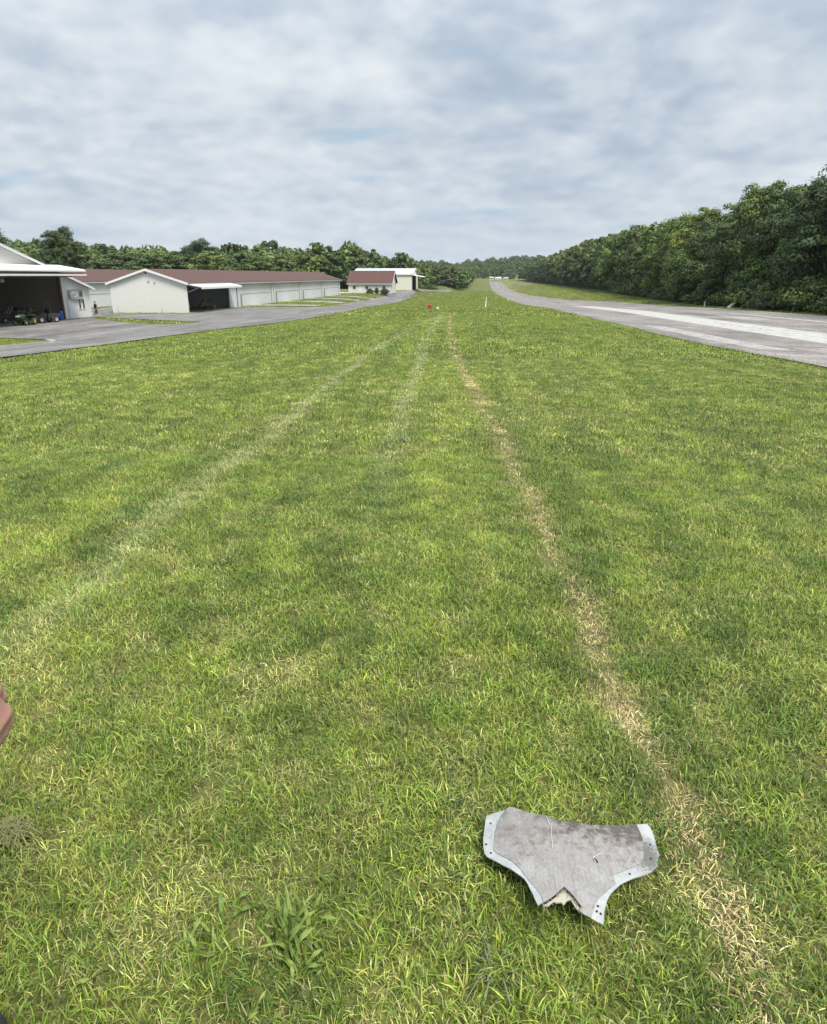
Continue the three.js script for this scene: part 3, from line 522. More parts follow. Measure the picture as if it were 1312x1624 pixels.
function trunkGeo(seed, H, W) {
  const r = mulberry(seed), rr = (a, b) => a + (b - a) * r(), l = [];
  const bend = [rr(-.3, .3), rr(-.3, .3)], top = H * .72, pt = (t) => [bend[0] * t * t * 1.5, top * t, bend[1] * t * t * 1.5];
  const g = tube([[0, -.4, 0], pt(.25), pt(.5), pt(.75), pt(1)], 1, 8, 12), p = g.attributes.position, R0 = H * .021;
  for (let i = 0; i < p.count; i++) { const y = p.getY(i), t = clamp(y / top, 0, 1), c = [bend[0] * t * t * 1.5, bend[1] * t * t * 1.5], k = R0 * (1.25 - t) * (1 + .5 * Math.exp(-Math.max(y, 0) * 3)); p.setX(i, c[0] + (p.getX(i) - c[0]) * k); p.setZ(i, c[1] + (p.getZ(i) - c[1]) * k); }
  l.push(g);
  for (let k = 0; k < 9; k++) { const t = .25 + .72 * k / 9, a = k * 2.4 + rr(-.4, .4), o = pt(t), L = W * .42 * (1 - .5 * t); l.push(new THREE.TubeGeometry(new THREE.QuadraticBezierCurve3(new THREE.Vector3(...o), new THREE.Vector3(o[0] + Math.cos(a) * L * .5, o[1] + L * .2, o[2] + Math.sin(a) * L * .5), new THREE.Vector3(o[0] + Math.cos(a) * L, o[1] + L * .62, o[2] + Math.sin(a) * L)), 6, R0 * .35 * (1.1 - t), 5)); }
  const m = mergeGeometries(l); m.computeVertexNormals(); return m;
}
const leafTones = [[.068, .112, .016], [.084, .130, .018], [.055, .096, .017], [.100, .142, .022], [.040, .072, .018]].map(c => leafMat(...c));
const heroSpec = [0, 1, 2, 3, 4].map(k => ({ H: 12.5, W: 9.5, low: .5, lobes: 15 + (k % 3) * 2, clumps: 13, leaves: 130, size: .205 }));
const HERO = heroSpec.map((p, k) => [lobedCrown(200 + k, p), trunkGeo(300 + k, p.H, p.W)]);
const MEDI = [0, 1, 2, 3].map(k => [lobedCrown(220 + k, { H: 12.5, W: 9.5, low: .6, lobes: 14 + k, clumps: 11, leaves: 34, size: .48 }), trunkGeo(320 + k, 12.5, 9)]);
const FARR = [0, 1, 2].map(k => [lobedCrown(240 + k, { H: 12.5, W: 9.5, low: .6, lobes: 12 + k, clumps: 7, leaves: 20, size: .85 }), trunkGeo(340 + k, 12.5, 9)]);
const protos = new Map();
function tree(name, set, variant, tone, x, s, H, W, turn, label, group) {
  const key = set[variant], k = tone + '_' + variant + '_' + set.length + key[0].attributes.position.count;
  let o;
  if (protos.has(k)) { o = protos.get(k).clone(); o.name = numbered(name); scene.add(o); }
  else { o = new THREE.Group(); o.name = numbered(name); scene.add(o); part('crown', key[0], leafTones[tone], o); part('trunk', key[1], bark, o); protos.set(k, o); }
  o.position.set(x, height(x, -s) - .15, -s); o.rotation.y = turn; o.scale.set(W / 9, H / 12.5, W / 9);
  o.userData = { label, category: 'tree', group };
  return o;
}
function scatter(parent, lists, geos) {
  const Mx = new THREE.Matrix4(), q = new THREE.Quaternion(), c = new THREE.Color();
  lists.forEach((l, i) => { const im = new THREE.InstancedMesh(geos[i], leafMat(.064, .104, .018), l.length); im.name = 'tree_crowns'; im.userData.kind = 'stuff'; im.castShadow = im.receiveShadow = true; l.forEach(([x, s, sy, sx], k) => { q.setFromAxisAngle(new THREE.Vector3(0, 1, 0), R(0, 6.28)); Mx.compose(new THREE.Vector3(x, height(x, -s) - .3, -s), q, new THREE.Vector3(sx, sy, sx)); im.setMatrixAt(k, Mx); const t = R(.7, 1.3); im.setColorAt(k, c.setRGB(t * R(.9, 1.15), t, t * R(.85, 1.1))); }); parent.add(im); });
}
rnd = mulberry(31);
// the wood's edge along the right of the runway
const woodEdge = curve([[-30, 35.5], [70, 36.5], [130, 38.5], [210, 44], [400, 52.5], [620, 54], [1020, 56]]);
const rightTop = curve([[-20, 15.5], [80, 16.4], [107, 15.8], [140, 16.6], [170, 17], [203, 18.3], [262, 20.8], [316, 22], [385, 23], [505, 22.4], [727, 23], [1040, 23]]);
const G1 = 'trees of the wood along the right of the runway';
let count = 0;
for (let s = 58; s < 330; s += s < 130 ? R(5.6, 8.2) : R(7, 10)) {
  const set = s < 185 ? HERO : MEDI, wide = s < 130 ? 1 : 1.15;
  const H = rightTop(s) * R(.8, 1.08);
  const lab = count === 5 ? 'nearest big broadleaf tree at the right edge behind the runway' : 'dark green broadleaf tree in the dense wood edge right of the runway';
  tree('broadleaf_tree', set, Math.floor(R(0, set.length)), Math.floor(R(0, 5)), woodEdge(s) + R(-.8, 1.6) + 2.5, s, H, R(8, 13) * wide, R(0, 6.28), lab, count === 5 ? undefined : G1);
  if (s > 40) tree('broadleaf_tree', set, Math.floor(R(0, set.length)), Math.floor(R(0, 5)), woodEdge(s) + R(7, 10), s + R(-3, 3), H * R(.9, 1.05), R(9, 12) * wide, R(0, 6.28), 'dark green broadleaf tree standing back in the wood right of the runway', 'trees standing back in the wood right of the runway');
  count++;
}
{
  const fo = thing('distant_wood', 'far part of the wood along the right of the runway', 'wood'); fo.userData.kind = 'stuff'; const l = [[], [], []]; let k = 0;
  for (let s = 332; s < 1040; s += R(7, 11)) for (const back of [2, 11, 20]) l[k++ % 3].push([woodEdge(s) + back + R(-1.5, 1.5), s, rightTop(s) * R(.82, 1.08) / 12.5, R(11, 15) / 9]);
  scatter(fo, l, FARR.map(f => f[0]));
  const fl = thing('distant_wood', 'far wood left of the grass strip near the runway end', 'wood'); fl.userData.kind = 'stuff'; const m = [[], [], []];
  for (let q = 0; q < 260; q++) { const s = 560 + 480 * R(0, 1); m[q % 3].push([-11.5 - 2 - R(0, 55) * R(.3, 1), s, R(13, 18) / 12.5, R(10, 14) / 9]); }
  scatter(fl, m, FARR.map(f => f[0]));
}
// undergrowth at the wood's foot
const bushGeo = crownGeo(260, { H: 2.6, W: 4.2, low: .1, puffs: 34, leaves: 90, size: .26, rough: 1.2 });
const bushProto = new Map();
function bush(name, x, s, H, W, tone, turn, label, group, y) {
  let o; if (bushProto.has(tone)) { o = bushProto.get(tone).clone(); o.name = numbered(name); scene.add(o); } else { o = new THREE.Group(); o.name = numbered(name); scene.add(o); part('foliage', bushGeo, leafTones[tone], o); part('stems', [0, 1, 2, 3].map(k => tube([[.1 * k - .15, -.1, .05], [.3 * k - .45, .9, .2 - .1 * k], [.5 * k - .8, 1.7, .5 - .3 * k]], .03, 5, 6)), bark, o); bushProto.set(tone, o); }
  o.position.set(x, y ?? height(x, -s) - .1, -s); o.rotation.y = turn; o.scale.set(W / 4.2, H / 2.6, W / 4.2); o.userData = { label, category: 'bush', group }; return o;
}
for (let s = 58; s < 260; s += s < 120 ? R(2.6, 3.8) : R(5, 8)) bush('undergrowth_bush', woodEdge(s) - 1.0 + R(-.5, .6), s, R(1.9, 3.6), R(4, 6), Math.floor(R(0, 5)), R(0, 6.28), 'leafy bush at the foot of the wood right of the runway', 'bushes at the foot of the right wood');
bush('pale_bush', 39.2, 142, 5.2, 6, 3, 1, 'rounded paler green bush standing out from the right wood edge');
// left wood behind the hangars
const G2 = 'trees of the wood behind the hangars';
for (let k = 0; k < 9; k++) { const s = 96 + R(0, 46), x = -s * .66 - R(3, 26); tree('broadleaf_tree', HERO, Math.floor(R(0, 5)), Math.floor(R(0, 4)), x, s, R(13, 15.5), R(9, 12), R(0, 6.28), 'tall leafy tree rising behind the big hangar at the left edge', 'tall trees behind the left hangar'); }
tree('dark_tree', HERO, 1, 4, -76, 128, 13.2, 8, 1, 'dark upright tree standing alone right of the big left hangar roof');
tree('dark_tree', HERO, 3, 4, -81, 206, 14.6, 13, 2, 'broad dark tree rising above the long hangar roof near its gable');
for (let k = 0; k < 150; k++) {
  const s = 180 + 150 * Math.pow((k + R(0, 1)) / 150, .8), x = -s * (.17 + .66 * ((k * .618034) % 1)) + R(-3, 3);
  if (x > -70 && s < 262) continue;
  const far = s > 240; tree('broadleaf_tree', far ? FARR : MEDI, Math.floor(R(0, 3)), Math.floor(R(0, 4)), x, s, (.031 * Math.hypot(x, s) + 1.6 - height(x, -s)) * R(.82, 1.06), R(10, 14), R(0, 6.28), 'leafy green tree in the wood behind the white hangars', G2);
}
for (let k = 0; k < 60; k++) { const s = 275 + 240 * R(0, 1), x = -31 - R(0, 46) + (s > 480 ? 5 : 0); tree('broadleaf_tree', FARR, Math.floor(R(0, 3)), Math.floor(R(0, 4)), x, s, R(11, 18), R(10, 14), R(0, 6.28), 'leafy tree of the wood between the metal hangar and the runway end', 'trees between the metal hangar and the runway end'); }
for (let k = 0; k < 16; k++) { const s = 268 + 11 * k + R(0, 5), x = -29.5 + R(-2, .5); bush('undergrowth_bush', x, s, R(2.2, 4), R(5, 8), Math.floor(R(1, 4)), R(0, 6.28), 'low bush at the wood edge beyond the metal hangar', 'bushes at the wood edge beyond the metal hangar'); }
// woods on the far hills, one mass
{
  const geos = [0, 1].map(k => crownGeo(270 + k, { H: 13, W: 10, low: .3, puffs: 26, leaves: 20, size: 1.5, rough: 1.4 }));
  const fo = thing('hill_forest', 'hazy forest covering the far hills beyond the airfield', 'forest'); fo.userData.kind = 'stuff';
  const put = [[], []];
  for (let k = 0; k < 5600; k++) { const s = 330 + 1350 * Math.pow(R(0, 1), 1.1), x = -s * .95 + R(0, 1) * s * 1.75; if (s < 1060 && x > -62 - (s - 330) * .01 && x < woodEdge(s) + 22) continue; if (s > 1060 && s < 1090 && x < 70 && x > -40) continue; const sc = R(.95, 1.45); put[k % 2].push([x, s, sc * R(.85, 1.2), sc * 1.1]); }
  scatter(fo, put, geos);
}
// clipped bushes before the small building
[['leftmost of three dark clipped bushes before the small building', -29.3, 1.9, 1.15], ['narrow middle one of three dark bushes before the small building', -27.5, 1.2, 1.35], ['rightmost of three dark clipped bushes before the small building', -25.4, 2.3, 1.15]].forEach(([lb, x, w, h], k) => bush('clipped_bush', x, 190.6, h, w, 4, k, lb, undefined, PAD - .02));
// ---------- the panel lying in the grass ----------
{
  const ax = .30, as = 1.53, gy = groundY(ax, as) + .055;
  const g = thing('fairing_panel', 'broken white fibreglass fairing panel lying on the grass at lower right', 'panel', ax, gy, -as);
  // outline in metres on the panel's own plane, x to the right, s away
  const outline = [[-.167, .200], [-.139, .184], [-.110, .168], [-.085, .155], [-.061, .143], [-.032, .133], [-.003, .126], [.031, .120], [.065, .118], [.101, .123], [.137, .132], [.169, .144], [.203, .159], [.202, .155], [.206, .130], [.207, .106], [.205, .082], [.202, .056], [.194, .029], [.181, .009], [.159, -.006], [.130, -.025], [.101, -.043], [.097, -.055], [.101, -.071], [.083, -.089], [.063, -.110], [.047, -.127], [.036, -.143], [.027, -.165], [.021, -.181], [.014, -.178], [.004, -.175], [-.006, -.168], [-.006, -.163], [.001, -.156], [-.009, -.140], [-.018, -.124], [-.028, -.111], [-.037, -.099], [-.049, -.109], [-.064, -.123], [-.081, -.137], [-.095, -.147], [-.099, -.125], [-.109, -.106], [-.120, -.087], [-.134, -.065], [-.148, -.039], [-.167, -.014], [-.187, .007], [-.207, .023], [-.218, .039], [-.215, .072], [-.214, .098], [-.205, .142], [-.193, .172], [-.181, .188], [-.179, .192]];
  const flangeL = [[-.179, .192], [-.211, .191], [-.237, .183], [-.242, .137], [-.246, .092], [-.246, .059], [-.243, .032], [-.236, .017], [-.224, .005], [-.208, -.008], [-.192, -.022], [-.173, -.035], [-.160, -.047], [-.147, -.059], [-.138, -.069], [-.130, -.087], [-.125, -.103], [-.119, -.120], [-.116, -.135], [-.112, -.147], [-.108, -.156], [-.103, -.150], [-.095, -.147], [-.099, -.125], [-.109, -.106], [-.120, -.087], [-.134, -.065], [-.148, -.039], [-.167, -.014], [-.187, .007], [-.207, .023], [-.218, .039], [-.215, .072], [-.214, .098], [-.205, .142], [-.193, .172], [-.181, .188]];
  const flangeR = [[.203, .159], [.238, .176], [.243, .160], [.247, .140], [.247, .118], [.246, .097], [.245, .076], [.247, .062], [.237, .041], [.234, .027], [.230, .014], [.217, -.001], [.202, -.015], [.176, -.030], [.151, -.045], [.133, -.057], [.115, -.068], [.101, -.083], [.087, -.099], [.077, -.113], [.069, -.127], [.062, -.145], [.056, -.162], [.053, -.176], [.049, -.193], [.042, -.190], [.034, -.187], [.021, -.181], [.027, -.165], [.036, -.143], [.047, -.127], [.063, -.110], [.083, -.089], [.101, -.071], [.097, -.055], [.101, -.043], [.130, -.025], [.159, -.006], [.181, .009], [.194, .029], [.202, .056], [.205, .082], [.207, .106], [.206, .130], [.202, .155]];
  const bow = (x, s) => .034 * (1 - Math.pow((x - .02) / .24, 2)) - .05 * Math.max(0, -s - .12) + .04 * Math.sin(x * 9 + 1) * s + .004 * n2(x * 9, s * 9);
  function sheet(pts, drop, t = .0032) {
    const make = (dy, flip) => {
      let q = new THREE.ShapeGeometry(new THREE.Shape(pts.map(p => new THREE.Vector2(...p)))).toNonIndexed(); q.deleteAttribute('uv'); q.deleteAttribute('normal');
      q = new TessellateModifier(.022, 9).modify(q);
      const p = q.attributes.position, uv = []; for (let i = 0; i < p.count; i++) { const x = p.getX(i), s = p.getY(i); uv.push((x + .3) / .6, (s + .3) / .6); p.setXYZ(i, x, bow(x, s) - drop + dy, -s); }
      q.setAttribute('uv', new THREE.Float32BufferAttribute(uv, 2)); const m = mergeVertices(q, 1e-5), ix = m.index.array; if (flip) for (let i = 0; i < ix.length; i += 3) { const k = ix[i]; ix[i] = ix[i + 1]; ix[i + 1] = k; } m.computeVertexNormals(); return m;
    };
    const P = [], U = [], I = [], n = pts.length;
    for (let i = 0; i < n; i++) { const [x, s] = pts[i], y = bow(x, s) - drop; P.push(x, y, -s, x, y - t, -s); U.push((x + .3) / .6, (s + .3) / .6, (x + .3) / .6, (s + .3) / .6); const a = 2 * i, b = 2 * ((i + 1) % n); I.push(a, b, a + 1, b, b + 1, a + 1); }
    const e = new THREE.BufferGeometry(); e.setAttribute('position', new THREE.Float32BufferAttribute(P, 3)); e.setAttribute('uv', new THREE.Float32BufferAttribute(U, 2)); e.setIndex(I); e.computeVertexNormals();
    return [make(0, false), make(-t, true), e];
  }
  const dirt = dataTex(1024, 1024, (u, v) => {
    const a = fbm2(u * 6, v * 6, 5), b = fbm2(u * 26 + 5, v * 19, 4), c = fbm2(u * 130, v * 130, 2), st = fbm2(u * 60, v * 3.2 + 8, 3), x = u * .6 - .3, s = v * .6 - .3;
    let k = mix([.24, .232, .23], [.335, .328, .33], clamp(.5 + .7 * a + .3 * st, 0, 1));
    const grime = fbm2(u * 15 + 3, v * 15, 6, .62), scuff = fbm2(u * 55 + v * 20, v * 40 + 4, 4, .65);
    k = mix(k, [.155, .122, .10], clamp(.36 + .9 * a + .6 * grime, 0, 1) * sstep(-.06, .10, s + .06 * grime) * .8);                       // brown grime on the upper half
    k = mix(k, [.072, .058, .052], clamp(sstep(.045, .14, s + .10 * x + .05 * grime) * sstep(-.09, -.02, x + .03 * b) * (.9 + .7 * grime), 0, 1) * .92);   // sooty band right of the crack
    k = mix(k, [.14, .12, .11], sstep(.1, .75, grime + .3 * a) * .55);
    k = k.map(q => q * .86 * (1 + .16 * c + .24 * scuff));
    for (const lx of [-.052, -.036, -.02]) { const d = Math.abs(x - lx - .006 * s); if (d < .0016 && s < .13 && n2(s * 40, lx * 90) > -.35) k = mix(k, [.25, .22, .21], .5); }
    return k;
  }, true, false);
  const flTex = dataTex(512, 512, (u, v) => { const x = u * .6 - .3, s = v * .6 - .3, a = fbm2(u * 9, v * 9, 4), b = fbm2(u * 50, v * 50, 3); let k = mix([.29, .31, .325], [.36, .375, .385], clamp(.5 + a, 0, 1)); k = mix(k, [.42, .41, .38], sstep(.05, .6, b + .5 * a) * .75); const soot = sstep(.075, .02, Math.hypot((x - .205) * 1.1, (s - .045) * .8) + .02 * b); return mix(k, [.085, .08, .075], soot * .85); }, true, false);
  const shellM = new THREE.MeshPhysicalMaterial({ map: dirt, roughness: .62, side: THREE.DoubleSide }), flM = new THREE.MeshPhysicalMaterial({ map: flTex, roughness: .42, side: THREE.DoubleSide });
  part('shell', sheet(outline, 0), shellM, g);
  const fl = part('flange', sheet(flangeL, .0022), flM, g), fr = part('flange', sheet(flangeR, .0022), flM, g);
  const hole = (u, v, p, r = .003) => { const [x, s] = [u, v]; part('rivet_hole', new THREE.CylinderGeometry(r, r, .0016, 12).translate(x, bow(x, s) - .0014, -s), M.black, p); };
  for (const [u, v] of [[-.224, .149], [-.225, .028], [-.238, .063]]) hole(u, v, fl);
  for (const [u, v] of [[.226, .089], [.215, .034], [.144, -.033], [.042, -.149], [.037, -.163], [.046, -.168]]) hole(u, v, fr);
  // cracked and torn laminate
  const crackLine = (l, r, m, nm, lift = .0012) => part(nm, tube(l.map(([u, v]) => { const [x, s] = [u, v]; return [x, bow(x, s) + lift, -s]; }), r, 5, 24), m, g);
  const raw = mat(.44, .43, .41, .8), torn = mat(.37, .35, .285, .9);
  crackLine([[-.063, .144], [-.061, .131], [-.057, .118], [-.052, .106], [-.053, .084], [-.055, .064], [-.055, .040], [-.057, .022]], .0011, raw, 'crack_edge');
  crackLine([[.080, .021], [.069, .015], [.060, .006], [.051, -.001], [.052, -.007], [.057, -.018]], .0012, raw, 'tear_lip');
  part('tear_hole', (() => { const [x, s] = [.056, -.010]; return new THREE.CylinderGeometry(.006, .006, .001, 10).scale(.8, 1, 1.6).rotateY(.6).translate(x, bow(x, s) + .0006, -s); })(), M.black, g);
  crackLine([[.152, .027], [.147, .012], [.136, -.002], [.129, -.015]], .0009, M.post, 'crack_edge');
  crackLine([[-.053, -.036], [-.058, -.059], [-.058, -.087], [-.058, -.108]], .0007, raw, 'crack_edge');
  { // ragged cream edge where the panel broke
    const pts = [[-.095, -.147], [-.081, -.137], [-.064, -.123], [-.049, -.109], [-.037, -.099], [-.028, -.111], [-.018, -.124], [-.009, -.140], [.001, -.156], [-.005, -.162], [-.015, -.146], [-.023, -.127], [-.033, -.130], [-.042, -.142], [-.047, -.134], [-.059, -.135], [-.067, -.132], [-.081, -.145]];
    part('torn_edge', sheet(pts, .012, .004), torn, g);
    const r = mulberry(77), fib = []; for (let k = 0; k < 60; k++) { const i = Math.floor(r() * 8), a = pts[i], b = pts[i + 1], t = r(), x = a[0] + (b[0] - a[0]) * t, s = a[1] + (b[1] - a[1]) * t, y = bow(x, s) - .006; fib.push(tube([[x, y, -s], [x + (r() - .5) * .008, y - .004, -s + .006 * r()], [x + (r() - .5) * .018, y - .006 - r() * .008, -s + .014 * r()]], .0005, 3, 3)); }
    part('frayed_fibres', fib, torn, g).userData.kind = 'stuff';
  }
}
// ---------- broad leaved weeds ----------
const weedMats = [mat(.10, .16, .025, .65, { side: THREE.DoubleSide }), mat(.165, .225, .042, .65, { side: THREE.DoubleSide }), mat(.15, .17, .11, .7, { side: THREE.DoubleSide })];
function leafShape(L, W, lift, curl, fold, twist) {
  const n = 8, P = [], I = [];
  for (let i = 0; i <= n; i++) { const t = i / n, w = W * Math.pow(Math.sin(Math.PI * clamp(.06 + t * .93, 0, 1)), .8) * (t < .3 ? .35 + t * 2.1 : 1) / 2, a = lift - curl * t * t, y = L * t * Math.sin(a), r = L * t * Math.cos(a), tw = twist * t; for (const k of [-1, 0, 1]) P.push(k * w * Math.cos(tw), y + (k ? fold * w : 0) + k * w * Math.sin(tw) + .004 * Math.sin(t * 13 + k), -r); }
  for (let i = 0; i < n; i++) for (const k of [0, 1]) { const a = i * 3 + k; I.push(a, a + 1, a + 3, a + 1, a + 4, a + 3); }
  const g = new THREE.BufferGeometry(); g.setAttribute('position', new THREE.Float32BufferAttribute(P, 3)); g.setIndex(I); g.computeVertexNormals(); return g;
}
function weed(x, s, n, L0, L1, W, lift, label, m = 0, spread = .03) {
  const g = thing('broadleaf_weed', label, 'weed', x, groundY(x, s), -s);
  for (let k = 0; k < n; k++) { const a = k * 2.4 + R(-.5, .5), q = R(0, spread), o = part('leaf', leafShape(R(L0, L1), W * R(.7, 1.2), lift * R(.75, 1.15), R(.05, .6), R(.15, .5), R(-.9, .9)), weedMats[m === 0 ? Math.floor(R(0, 2)) : m], g); o.position.set(Math.cos(a) * q, 0, Math.sin(a) * q); o.rotation.y = R(0, 6.28); }
  return g;
}
rnd = mulberry(55);
weed(-.43, 1.27, 50, .06, .15, .0105, 1.4, 'large upright clump of long green weed leaves at bottom left of centre', 0, .065);
weed(-.38, 1.19, 10, .05, .09, .012, 1.0, 'low leaves spreading just below the large weed clump', 0, .05);
weed(-.47, 1.06, 6, .06, .10, .009, 1.25, 'wide leaved weed at the bottom edge below the large clump', 0, .03);
weed(-.66, 1.25, 9, .05, .09, .009, .8, 'sparse thin leaved weed left of the large weed clump', 0, .06);
weed(-.62, 1.34, 4, .05, .09, .011, .9, 'few leaf weed up and left of the large weed clump', 0, .03);
weed(-.13, 1.2, 5, .05, .09, .011, 1.2, 'thin leaved weed between the large clump and the white panel', 0, .04);
weed(-.9, 1.14, 6, .04, .07, .008, 1.0, 'small leafy weed near the bottom left corner', 0, .05);
weed(.95, 3.48, 18, .04, .085, .022, .5, 'rosette of broad leaves on the grass right of the straw track', 0, .05);
weed(-1.32, 2.0, 9, .04, .085, .012, .7, 'leafy rosette on the grass at the left, near the hand', 0, .05);
weed(.9, 4.15, 30, .06, .12, .006, .9, 'blue green tuft of long grass right of the straw track', 1, .16);
{ // dead grey green strands
  const g = thing('wilted_weed', 'wilted grey green weed sprawling below the white panel', 'weed', .08, groundY(.08, 1.24), -1.24);
  for (let k = 0; k < 16; k++) { const a = R(0, 6.28), L = R(.05, .12), x = Math.cos(a), z = Math.sin(a), q = R(0, .03); part('strand', tube([[x * q, .0, z * q], [x * L * .5, R(.02, .045), z * L * .5], [x * L + R(-.02, .02), R(.005, .03), z * L + R(-.02, .02)]], R(.0012, .0022), 5, 10), weedMats[2], g); }
  const h = thing('dry_clippings', 'small heap of dry grass clippings at the left edge', 'clippings', -1.37, groundY(-1.37, 1.55), -1.55); h.userData.kind = 'stuff';
  const l = []; for (let k = 0; k < 170; k++) { const a = R(0, 6.28), q = .05 * Math.sqrt(R(0, 1)), L = R(.015, .045), d = R(-.5, .5) + (R(0, 1) < .5 ? 0 : 1.5), x = Math.cos(a) * q * 1.3, z = Math.sin(a) * q, y = .02 * (1 - q / .1) + R(.016, .036); l.push(tube([[x - Math.cos(d) * L, y - .008, z - Math.sin(d) * L], [x, y + R(0, .012), z], [x + Math.cos(d) * L, y - .012, z + Math.sin(d) * L]], R(.0007, .0013), 4, 5)); }
  part('straws', l, mat(.28, .275, .12, .9), h).userData.kind = 'stuff';
}
// ---------- markers by the runway ----------
{
  const stake = (x, s, h, w, tilt, lb, name = 'marker_stake') => { const g = thing(name, lb, 'marker', x, groundY(x, s) + .02, -s); const p = part('stake', new THREE.CylinderGeometry(w * .3, w, h, 10).translate(0, h / 2, 0), M.trim, g); part('cap', new THREE.SphereGeometry(w * .32, 10, 6).translate(0, h, 0), M.trim, g); part('base_sleeve', new THREE.CylinderGeometry(w * 1.1, w * 1.15, .08, 10).translate(0, .03, 0), M.grey, g); g.rotation.z = tilt; return p; };
  stake(.69, 106, 1.45, .13, -.07, 'white tapered marker stake leaning in the grass left of the runway');
  stake(8.2, 221, 1.0, .16, 0, 'small white marker beside the far left edge of the runway');
  stake(33.1, 110.9, .85, .11, 0, 'small upright white marker before the wood, right of the runway');
  const g = thing('leaning_board', 'white board leaning over at the right edge of the runway', 'marker', 33.3, height(33.3, -101.4) + .03, -101.4); g.rotation.z = -.85;
  part('board', box(.34, 1.25, .04, 0, .05, 0), M.trim, g); part('foot', box(.36, .06, .2, 0, 0, 0), M.grey, g); part('back_brace', box(.05, 1.0, .05, 0, .1, -.046), M.grey, g);
}
{ // red can and the small things beside it
  const g = thing('red_fuel_can', 'small red can standing alone on the grass in the distance', 'can', -6.25, groundY(-6.25, 89.4), -89.4);
  part('body', new THREE.CylinderGeometry(.24, .27, .58, 16).translate(0, .3, 0), M.red, g); part('lid', new THREE.CylinderGeometry(.16, .24, .1, 16).translate(0, .64, 0), M.red, g); part('handle', new THREE.TorusGeometry(.12, .025, 6, 14, Math.PI).translate(0, .68, 0), M.black, g); part('panel', box(.14, .34, .02, .02, .14, .265), mat(.35, .03, .02, .6), g);
  const h = thing('white_light', 'small white fixture on the grass right of the red can', 'fixture', -5.3, groundY(-5.3, 89), -89); part('base', cyl(.2, .2, .12, 0, 0, 0, 12), M.trim, h); part('globe', new THREE.SphereGeometry(.13, 12, 8).translate(0, .2, 0), M.trim, h);
}
// ---------- machines in the hangars ----------
function wheel(parent, x, y, z, r, w, rim) { const t = part('wheel', new THREE.TorusGeometry(r - w * .42, w * .42, 8, 18).translate(x, y, z), M.rubber, parent); part('rim', new THREE.CylinderGeometry(r * .58, r * .58, w * .7, 14).rotateX(Math.PI / 2).translate(x, y, z), rim, t); return t; }
{
  const g = thing('lawn_tractor', 'green lawn tractor with yellow wheels parked at the hangar mouth', 'tractor', -42.4, PAD + .06, -63.6, Math.PI / 2 + .1);
  g.scale.setScalar(1.15);
  const b = part('hood', new THREE.CapsuleGeometry(.26, .5, 6, 12).rotateZ(Math.PI / 2).scale(1, .85, .95).translate(-.6, .68, 0), M.green, g); part('headlight', box(.04, .1, .3, -1.1, .68, 0), M.cream, b); part('grille', box(.04, .2, .3, -1.09, .46, 0), M.black, b);
  part('chassis', box(1.7, .18, .5, -.15, .38, 0), M.black, g); part('fender', [box(.62, .08, 1.0, .5, .72, 0), box(.08, .3, 1.0, .8, .5, 0)], M.green, g);
  const st = part('seat', box(.42, .12, .44, .45, .84, 0), M.black, g); part('seat_back', box(.1, .42, .42, .68, .94, 0), M.black, st);
  part('steering_wheel', new THREE.TorusGeometry(.17, .02, 6, 16).rotateY(Math.PI / 2).rotateZ(.5).translate(.0, 1.12, 0), M.black, g); part('steering_column', tube([[-.2, .7, 0], [0, 1.1, 0]], .025, 6, 2), M.black, g);
  part('mower_deck', box(.7, .16, 1.15, -.05, .18, 0), M.green, g);
  for (const z of [-.42, .42]) { wheel(g, .5, .3, z, .32, .24, M.yellow); wheel(g, -.8, .22, z, .22, .18, M.yellow); }
}
{
  const g = thing('utility_cart', 'dark utility cart with roll cage parked right of the lawn tractor', 'cart', -42.6, PAD + .06, -67.2, Math.PI / 2 - .4);
  part('bed', box(1.3, .35, 1.2, .5, .5, 0), M.darkDoor, g); part('nose', prism([[-1.3, .35], [-.3, .35], [-.3, .95], [-.9, .9], [-1.3, .6]], 1.1).translate(0, 0, -.55), M.black, g); part('seat', [box(.45, .14, 1.0, -.1, .7, 0), box(.12, .5, 1.0, .15, .8, 0)], M.black, g);
  part('roll_cage', [tube([[-.6, .9, -.52], [-.3, 1.75, -.52], [.2, 1.75, -.52], [.25, .8, -.52]], .03, 6, 14), tube([[-.6, .9, .52], [-.3, 1.75, .52], [.2, 1.75, .52], [.25, .8, .52]], .03, 6, 14)], M.black, g);
  part('bumper', box(.08, .16, 1.0, -1.36, .4, 0), M.steel, g);
  for (const x of [-.9, .7]) for (const z of [-.55, .55]) wheel(g, x, .29, z, .3, .22, M.grey);
}
{ const g = thing('blue_barrel', 'blue plastic barrel beside the brown door jamb of the open hangar', 'barrel', -43.6, PAD + .06, -71.3); part('body', new THREE.LatheGeometry([[0, 0], [.27, 0], [.29, .04], [.29, .28], [.3, .3], [.29, .32], [.29, .58], [.3, .6], [.29, .62], [.28, .88], [.2, .92], [0, .92]].map(p => new THREE.Vector2(...p)), 20), M.blue, g); part('lid', cyl(.1, .1, .04, .12, .92, 0, 12), M.black, g); }
{ const g = thing('white_bucket', 'white bucket left of the blue barrel in the hangar mouth', 'bucket', -43.3, PAD + .06, -69.6); part('body', new THREE.LatheGeometry([[0, 0], [.2, 0], [.25, .55], [.27, .56], [.27, .6], [.24, .6], [.19, .03], [0, .03]].map(p => new THREE.Vector2(...p)), 18), M.trim, g); part('handle', new THREE.TorusGeometry(.25, .012, 5, 18, Math.PI).translate(0, .58, 0), M.steel, g); }
